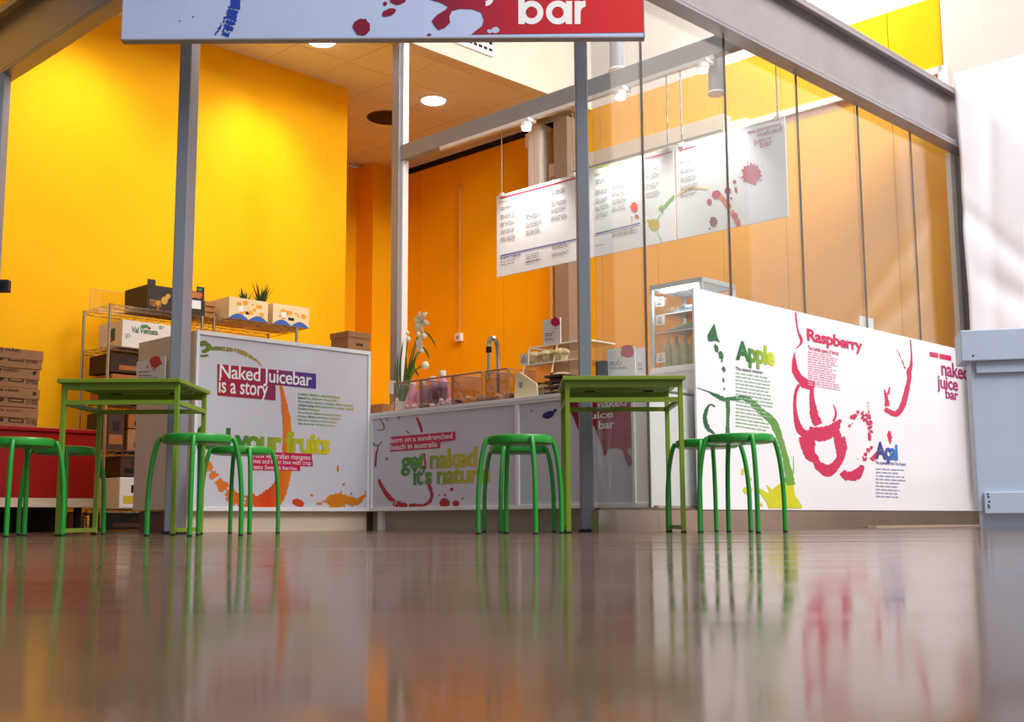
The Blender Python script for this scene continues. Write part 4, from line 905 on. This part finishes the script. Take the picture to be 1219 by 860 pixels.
# ================================================================== FRIDGE BEHIND THE GLASS
pf = 5.9; qf0, qf1 = 4.143, 4.552; zf0, zf1 = .995, 1.558; df = .375
t = pqthing('fridge_cabinet', 'white base cabinet under the display fridge behind the glass', 'cabinet', pf-.02, qf0-.05)
mb = MB(); mb.box(0, .5, 0, .6, .1, zf0-.02); obj('body', mb, M_white, t, bevel=.004); mb = MB(); mb.box(.03, .47, .03, .57, 0, .1); obj('plinth', mb, M_brownkick, t)
mb = MB(); mb.box(-.015, 0, .01, .59, .12, .52); obj('door', mb, mat('pale_grey_door', (206, 212, 218), .3), t, bevel=.003); mb = MB(); mb.box(-.012, 0, .01, .59, .54, zf0-.04); obj('drawer', mb, M_white, t, bevel=.003)
mb = MB(); mb.box(-.01, .52, -.01, .61, zf0-.02, zf0-.005); obj('cabinet_top', mb, M_white, t)
fr = pqthing('display_fridge', 'small lit glass display fridge behind the fruit panel', 'fridge', pf, qf0, zf0-.005); Wf = qf1-qf0; Hf = zf1-zf0+.005
mb = MB(); 
for (x, y) in ((0, 0), (0, Wf-.022), (df-.022, 0), (df-.022, Wf-.022)): mb.box(x, x+.022, y, y+.022, .03, Hf-.02)
mb.box(0, df, 0, .022, Hf-.03, Hf); mb.box(0, df, Wf-.022, Wf, Hf-.03, Hf); mb.box(0, .022, 0, Wf, Hf-.03, Hf); mb.box(df-.022, df, 0, Wf, Hf-.03, Hf); obj('frame', mb, mat('pale_aluminium', (206, 214, 214), .35, .3), fr, bevel=.002)
mb = MB(); mb.box(0, df, 0, Wf, 0, .03); obj('base', mb, M_white, fr)
mb = MB(); mb.box(.02, df-.02, .02, Wf-.02, Hf-.012, Hf-.002); obj('roof', mb, M_white, fr)
mb = MB(); mb.box(.06, .09, .05, Wf-.05, Hf-.04, Hf-.02); obj('lamp_tube', mb, mat('cool_lamp_tube', (215, 232, 255), .4, emit=9.), fr)
for n_, a in (('front_pane', (.008, .012, .022, Wf-.022)), ('back_pane', (df-.012, df-.008, .022, Wf-.022)), ('side_pane', (.022, df-.022, .008, .012)), ('side_pane', (.022, df-.022, Wf-.012, Wf-.008))):
    mb = MB(); mb.box(*a, .03, Hf-.03); obj(n_, mb, M_acryl, fr)
shz = [.03, .255, .37]
for z in shz[1:]:
    mb = MB(); mb.box(.03, df-.03, .03, Wf-.03, z-.006, z); obj('shelf', mb, M_acryl, fr); mb = MB(); mb.tube([(.03, .03, z), (.03, Wf-.03, z)], .004, 6); obj('shelf_rail', mb, M_white, fr)
L = bpy.data.lights.new('fridge_light', 'AREA'); L.energy = 4; L.size = .3; L.color = (.85, .93, 1); lo = bpy.data.objects.new('fridge_light', L); COL.objects.link(lo); lo.parent = fr; lo.location = (.08, Wf/2, Hf-.05)
M_jui = mat('pale_green_juice', (196, 206, 150), .3, 0, .05); M_ycap = mat('yellow_bottle_cap', (220, 200, 60), .4)
zb_ = zf0-.005
names = ['glass-door side', 'second', 'third', 'fourth', 'post side']
for k in range(5):
    bottle('juice_bottle', ['green juice bottle at the price tag end of the fridge', 'green juice bottle second from the price tag end', 'green juice bottle in the middle of the fridge row', 'green juice bottle fourth from the price tag end', 'green juice bottle at the panel end of the fridge row'][k], 'bottle', pf+.09, qf1-.07-k*.068, zb_+.031, .027, .2, M_jui, M_ycap, 'juice bottles in the display fridge')
def salad(z, lab, m_):
    t = pqthing('salad_tray', lab, 'tray', pf+.17, (qf0+qf1)/2-.02, zb_+z+.001); mb = MB(); mb.box(-.12, .12, -.13, .13, 0, .02); obj('tray', mb, mat('steel_tray', (120, 130, 136), .3, .5), t, bevel=.004)
    mb = MB(); mb.blob((0, 0, .03), (.11, .12, .03), 14, 6, .1); obj('food', mb, m_, t, True)
salad(shz[1], 'tray of green salad on the lower fridge shelf', mat('salad_green', (140, 156, 96), .6, 0, .2, 40)); salad(shz[2], 'grey covered tray on the upper fridge shelf', mat('dark_wrap', (96, 108, 110), .4, 0, .1))
for z, lab in ((.42, 'price tag in the top corner of the fridge'), (.30, 'price tag beside the lower fridge shelf'), (.06, 'price tag in front of the juice bottles')):
    t = pqthing('fridge_tag', lab, 'tag', pf-.004, qf1-.085, zb_+z); mb = MB(); mb.box(0, .003, -.03, .035, 0, .06); b = obj('card', mb, M_paper, t); mb = MB(); mb.box(-.001, 0, -.015, .02, .012, .018); mb.box(-.001, 0, -.01, .02, .026, .03); obj('print', mb, M_text, b); mb = MB(); mb.box(-.001, 0, -.004, .008, .04, .05); obj('dot', mb, M_crim, b)

# ================================================================== STORAGE RACKS AND BOXES
def rack(p0, p1, q0, q1, tiers, lab):
    t = pqthing('wire_rack', lab, 'rack', p0, q0, 0, 'chrome wire racks along the yellow wall'); w_, d_ = p1-p0, q1-q0
    for x in (0, w_):
        for y in (0, d_):
            mb = MB(); mb.tube([(x, y, .02), (x, y, tiers[-1]+.004)], .0125, 10); pt = obj('upright', mb, M_chrome, t, True)
            mb = MB(); mb.lathe([(.016, 0), (.018, .01), (.01, .02)], 10, (x, y, 0)); obj('foot', mb, M_rubber, pt)
    for z in tiers:
        sh = MB(); 
        for zz in (z, z-.03):
            sh.tube([(0, 0, zz), (w_, 0, zz)], .004, 5); sh.tube([(0, d_, zz), (w_, d_, zz)], .004, 5); sh.tube([(0, 0, zz), (0, d_, zz)], .004, 5); sh.tube([(w_, 0, zz), (w_, d_, zz)], .004, 5)
        n = 14
        for y in (0, d_):
            sh.tube([(w_*k/n, y, z-.03*(k % 2)) for k in range(n+1)], .0025, 4)
        for x in (0, w_):
            sh.tube([(x, d_*k/8, z-.03*(k % 2)) for k in range(9)], .0025, 4)
        for k in range(1, 26): sh.tube([(w_*k/26, 0, z), (w_*k/26, d_, z)], .0022, 4)
        for y in (d_*.33, d_*.66): sh.tube([(0, y, z-.006), (w_, y, z-.006)], .0035, 4)
        obj('wire_shelf', sh, M_chrome, t)
    return t
QR = 8.6
T1 = [.17, .62, 1.0, 1.44, 1.77]
rack(4.245, 5.06, QR, QR+.45, T1, 'chrome wire rack holding the apple carton and dark fruit crate')
rack(5.173, 6.01, QR, QR+.45, [.17, .62, 1.2, 1.775], 'chrome wire rack topped by two orange-print cartons')
def open_box(t, x0, x1, y0, y1, h, m_, th=.008, lipname='wall'):
    mb = MB(); mb.box(x0, x1, y0, y1, 0, th); obj('base', mb, m_, t)
    for nm, a in (('front', (x0, x1, y0, y0+th)), ('back', (x0, x1, y1-th, y1)), ('side', (x0, x0+th, y0+th, y1-th)), ('side', (x1-th, x1, y0+th, y1-th))):
        mb = MB(); mb.box(*a, th, h); yield obj(nm, mb, m_, t)
# apple carton
M_acart = mat('white_fruit_carton', (236, 226, 214), .7, 0, .04)
vb0, vb1 = 4.36, 4.84
t = pqthing('fruit_carton', 'white apple carton lettered Val Venosta on the chrome rack', 'carton', vb0, QR+.01, 1.447)
parts = list(open_box(t, 0, vb1-vb0, 0, .40, .215, M_acart))
S = Sheet(W(0, QR+.01, 0), dB, t); ink = mat('forest_green_print', (40, 92, 70), .6)
S.text('Val Venosta', 156.5, 395.5, 188, 392.5, ink, parts[0], .02, .95); S.emit('picture', splat(S, 172, 389, 5, .1, 16, .45), mat('leaf_print', (70, 140, 70), .6), parts[0]); S.emit('picture', splat(S, 177.5, 391, 1.8), mat('apple_red_print', (200, 40, 40), .6), parts[0], 2)
S.smallprint([(149, 398, 156, 402, .05, 3, .8), (189, 389, 196, 391, .05, 2, 1)], ink, parts[0])
mb = MB(); mb.box(-.001, 0, .12, .24, .06, .16); obj('side_print', mb, ink, parts[2]); mb = MB(); mb.box(-.002, -.001, .16, .22, .05, .09); obj('side_print', mb, mat('apple_red_print', (200, 40, 40)), parts[2])
# dark fruit crate on the top tier
M_mango = mat('black_printed_carton', (40, 28, 22), .6, 0, .1); 
mg0, mg1 = P(onq(175, 360, QR+.02)), P(onq(243, 360, QR+.02))
t = pqthing('fruit_carton', 'dark carton printed with mangoes on top of the chrome rack', 'carton', mg0, QR+.02, 1.778)
parts = list(open_box(t, 0, mg1-mg0, 0, .38, .20, M_mango)); 
for x in (0, mg1-mg0-.07): mb = MB(); mb.box(x, x+.07, 0, .008, .20, .245); obj('corner_tab', mb, M_mango, t)
S = Sheet(W(0, QR+.02, 0), dB, t); M_mg = grad('mango_print', [(0, (220, 150, 40)), (.5, (190, 170, 60)), (1, (200, 80, 40))])
S.emit('picture', splat(S, 196, 358, 4, .1, 14, 1.2)+splat(S, 200, 353, 3)+splat(S, 231, 351, 4.5, .1, 14, .8)+splat(S, 237, 352, 4)+splat(S, 188, 361, 3), M_mg, parts[0])
S.quads('label_patch', [[(226.5,367),(239,368.5),(239,358.5),(226.5,357)]], M_paper, parts[0]); S.text('mango', 178, 364, 192, 358, mat('amber_ink', (216, 128, 16)), parts[0], .0); S.emit('leaf_print', splat(S, 238, 345, 2.5, .2, 12, .5), mat('leaf_print', (70, 140, 70)), parts[0], 2)
# clear sheet behind it
t = pqthing('acrylic_sheet', 'clear acrylic sheet leaning on the top tier of the rack', 'sheet', 4.27, QR+.415, 1.778); mb = MB(); mb.box(0, .48, 0, .005, 0, .18); obj('sheet', mb, M_acryl, t); mb = MB(); mb.tube([(0, 0, 0), (0, 0, .18), (.48, 0, .18), (.48, 0, 0)], .003, 5); obj('edge', mb, M_tan, t)
# two orange-print cartons and plant
M_oc = mat('cream_orange_carton', (240, 214, 166), .7, 0, .06, 14); M_obl = mat('carton_blue_print', (50, 96, 180), .6); M_oor = mat('carton_orange_print', (240, 160, 40), .6)
def carton(x0, x1, lab):
    a, b_ = P(onq(x0, 370, QR-.03)), P(onq(x1, 370, QR-.03)); t = pqthing('orange_carton', lab, 'carton', a, QR-.03, 1.783, 'orange-print cartons on the rack'); w_ = b_-a
    parts = list(open_box(t, 0, w_, 0, .42, .185, M_oc))
    S = Sheet(W(a, QR-.03, 0), dB, t)
    polys = []
    for k in range(14):
        u0, u1 = w_*k/14, w_*(k+1)/14; f = lambda u: 1.786+.045*abs(math.sin(u/w_*2*PI))
        polys.append([(u0, 1.784), (u1, 1.784), (u1, f(u1)), (u0, f(u0))])
    S.emit('wave_print', polys, M_obl, parts[0])
    po = []
    for k in range(9):
        cx_, cz_ = random.uniform(.05, w_-.05), 1.783+random.uniform(.06, .15); r_ = random.uniform(.012, .03)
        po.append([(cx_+r_*math.cos(i*.52), cz_+r_*.8*math.sin(i*.52)) for i in range(12)])
    S.emit('fruit_print', po, M_oor, parts[0], 0); S.emit('label_patch', [[(w_*.22, 1.85), (w_*.36, 1.85), (w_*.36, 1.9), (w_*.22, 1.9)]], M_paper, parts[0], 2)
    mb = MB(); mb.box(w_*.42, w_*.58, -.001, .003, .05, .075); obj('hand_hole', mb, M_rubber, parts[0])
carton(272.5, 319, 'orange-print carton beside the dark mango carton'); carton(325, 368, 'orange-print carton at the end of the rack, right of the spiky plant')
h = onq(311, 362, QR+.2); t = thing('spiky_plant', 'spiky dark green pineapple tops sticking out of the carton', 'plant', (h.x, h.y, 1.792), ANG); M_sp = mat('dark_spiky_leaf', (44, 74, 36), .5, 0, .2, 30)
mb = MB(); mb.lathe([(.05, 0), (.065, .05), (.062, .16), (.04, .2)], 14); obj('fruit', mb, M_dbrown, t, True)
for k in range(34):
    a = k*2.4; le = random.uniform(.14, .26); le = le if k % 3 else le*1.2; tl = random.uniform(.15, .8)
    dirx, diry = math.cos(a)*tl, math.sin(a)*tl; cx_, cy_ = (0, 0) if k < 20 else (-.16, .02); l_ = le if k < 20 else le*.7
    b_ = Vector((cx_, cy_, .16)); tip = b_+Vector((dirx, diry, 1)).normalized()*l_; sd = Vector((-math.sin(a), math.cos(a), 0))*.014; md = b_.lerp(tip, .5)+Vector((0, 0, .01))
    mb = MB(); mb.add([b_+sd, b_-sd, md+sd*.8, md-sd*.8, tip, md+Vector((0, 0, .006)), b_+Vector((0, 0, -.008))], [(0, 1, 3, 2), (2, 3, 4), (0, 2, 5), (2, 4, 5), (5, 4, 3), (1, 5, 3), (0, 5, 1)]); obj('leaf', mb, M_sp, t)
t = pqthing('wooden_crate', 'small brown slatted crate between the dark and orange-print cartons', 'crate', P(onq(244, 368, QR+.12)), QR+.12, 1.783)
for k in range(3): mb = MB(); mb.box(0, .10, 0, .01, .01+k*.05, .045+k*.05); obj('slat', mb, mat('crate_wood', (176, 120, 66), .8, 0, .15, 20), t)
for x in (0, .085): mb = MB(); mb.box(x, x+.015, .01, .28, 0, .15); obj('side', mb, mat('crate_wood', (176, 120, 66)), t)
# goods on the lower tiers
def goods(p0, p1, z, h_, m_, lab, name='produce_box', ex=None):
    t = pqthing(name, lab, 'box', p0, QR+.03, z+.006, 'boxes on the lower rack tiers'); mb = MB(); mb.box(0, p1-p0, 0, .36, 0, h_); b = obj('body', mb, m_, t, bevel=.004)
    mb = MB(); mb.box((p1-p0)*.3, (p1-p0)*.7, -.002, 0, h_*.5, h_*.75); obj('hand_hole', mb, M_rubber, b)
    if ex: mb = MB(); mb.box((p1-p0)*.1, (p1-p0)*.9, -.0025, -.0005, h_*.15, h_*.4); obj('print_band', mb, ex, b)
M_ob = mat('orange_brown_carton', (176, 104, 50), .8, 0, .1, 14)
goods(4.3, 4.95, 1.0, .22, M_ob, 'orange-brown produce box on the third tier of the rack', ex=M_cardd); goods(4.45, 5.0, .62, .17, M_card, 'tan produce box with green print on the second tier', ex=mat('forest_green_print', (40, 92, 70))); goods(4.45, 5.0, .797, .15, M_ob, 'orange-brown produce box stacked on the tan box', ex=M_black)
goods(4.40, 4.72, .17, .24, M_white, 'white box with yellow label on the lowest rack tier', ex=mat('yellow_label', (214, 190, 40))); goods(4.75, 5.0, .17, .36, M_red, 'red crate on the lowest rack tier', ex=M_black)
goods(4.28, 5.03, 1.233, .15, M_cardd, 'dark brown carton added for shade on the third rack tier', ex=M_ob); goods(4.28, 4.42, .62, .30, M_dbrown, 'narrow dark carton added for shade at the end of the second rack tier', ex=M_ob)  # dark fillers added, their colour stands in for deep shade on the tiers
goods(4.28, 5.03, .001, .13, M_black, 'black crate added for shade on the floor under the rack', name='shade_crate', ex=M_dbrown)  # black filler added for the shade beneath the lowest tier
goods(4.40, 4.72, .417, .16, M_dbrown, 'dark carton added for shade on the white box', ex=M_black)  # another dark filler, its colour holds the shade
goods(5.25, 5.9, 1.2, .2, M_ob, 'orange-brown box behind the story counter on the second rack', ex=M_cardd)

# red counter with the banana boxes
QB = 8.3 - .35
def bq(x, y): return onq(x, y, QB)
pe = P(bq(115, 560)); zr = bq(30, 508).z; zs = bq(30, 593).z; zs0 = bq(30, 604).z; pL = pe-1.5
rc = pqthing('red_counter', 'dark red counter under the stacked banana boxes', 'counter', pL, QB)
mb = MB(); mb.box(0, pe-pL, .0, .55, zs, zr-.03); obj('body', mb, M_red, rc, bevel=.004)
mb = MB(); mb.box(-.01, pe-pL+.01, -.02, .56, zr-.03, zr); obj('top', mb, M_red, rc, bevel=.006)
mb = MB(); mb.box(0, pe-pL, -.004, .55, zs0, zs); obj('base_strip', mb, M_beige, rc)
mb = MB(); mb.box(0, pe-pL, .48, .55, 0, zs0); obj('plinth', mb, M_black, rc)
for x in (.05, pe-pL-.09):
    mb = MB(); mb.box(x, x+.04, .1, .14, 0, zs0); obj('leg', mb, M_black, rc)
bh = (bq(50, 417).z-zr)/4; xr = [P(bq(x, 460)) for x in (52, 49.5, 50, 50)]
bl_ = ['topmost cardboard banana box of the stack on the red counter', 'second cardboard banana box from the top of the stack', 'third cardboard banana box from the top of the stack', 'lowest cardboard banana box, lying on the red counter']
for k in range(4):
    z0 = zr+(3-k)*bh; t = pqthing('banana_box', bl_[k], 'box', xr[k]-.55, QB+.04+.01*(k % 2), z0, 'stacked banana boxes')
    mb = MB(); mb.box(0, .55, 0, .4, 0, bh*.5); b = obj('tray', mb, M_card, t, bevel=.003)
    lid = MB(); lid.box(-.004, .554, -.006, .406, bh*.45, bh-.003); lid = obj('lid', lid, M_card, t, bevel=.003)
    def sht(dy): return Sheet(W(xr[k]-.55, QB+.04+.01*(k % 2)+dy, 0), dB, t)
    y0 = [417.5, 442, 466.5, 490.5][k]
    s_ = sht(-.006); s_.text(['BANANAS HÄR!', 'PICK THEM HERE!', 'OPEN THEM HERE!', 'BANANAS HÄR!'][k], -34, y0-3.5, [24.5, 22.5, 23, 25.5][k], y0-2.3, M_cardd, lid, .012)
    if k in (1, 2): s_.emit('mark', splat(s_, 41, y0+2.5, 2.2, .6, 10), M_cardd, lid)
    s_ = sht(0); s_.text('3102', 31, y0+14.6, 44.5, y0+10, M_cardd, b, .015); s_.quads('stamp', [[(10,y0+12),(28,y0+13.6),(28,y0+8.8),(10,y0+7.2)]], M_cardd, b, 0); s_.quads('stamp', [[(12,y0+10.9),(26,y0+12),(26,y0+10),(12,y0+8.9)]], M_card, b, 1); s_.emit('mark', splat(s_, 1, y0+9, 3.5, .2, 12, .7), M_cardd, b)
# small dark things under the red counter
t = pqthing('brown_jug', 'brown jug on the floor under the red counter', 'jug', P(onq(88, 620, QB+.2)), QB+.2); mb = MB(); mb.lathe([(.035, 0), (.05, .02), (.055, .1), (.045, .13), (.05, .14)], 16); obj('body', mb, mat('brown_ceramic', (150, 90, 44), .4), t, True); mb = MB(); mb.tube(smooth_path([(.045, 0, .12), (.085, 0, .1), (.085, 0, .05), (.05, 0, .04)], 4), .007, 6); obj('handle', mb, mat('brown_ceramic', (150, 90, 44)), t, True)
t = pqthing('steel_canister', 'small steel canister beside the brown jug under the red counter', 'canister', P(onq(104, 620, QB+.2)), QB+.24); mb = MB(); mb.lathe([(.03, 0), (.032, .01), (.032, .11), (.03, .115)], 16); obj('body', mb, M_chrome, t, True); mb = MB(); mb.lathe([(.034, .115), (.034, .13), (.01, .14)], 16); obj('lid', mb, M_rubber, t, True)
# dark box fixed on the pale end post
h = aty(3, 340, 7.40); t = thing('switch_box', 'small dark switch box fixed to the pale end post', 'switch', (h.x, 7.40, h.z), 0); mb = MB(); mb.box(-.05, .035, 0, .05, -.04, .04); obj('housing', mb, mat('dark_slate_plastic', (34, 40, 52), .5), t, bevel=.004); mb = MB(); mb.box(-.02, .01, -.008, 0, -.015, .02); obj('rocker', mb, M_rubber, t)
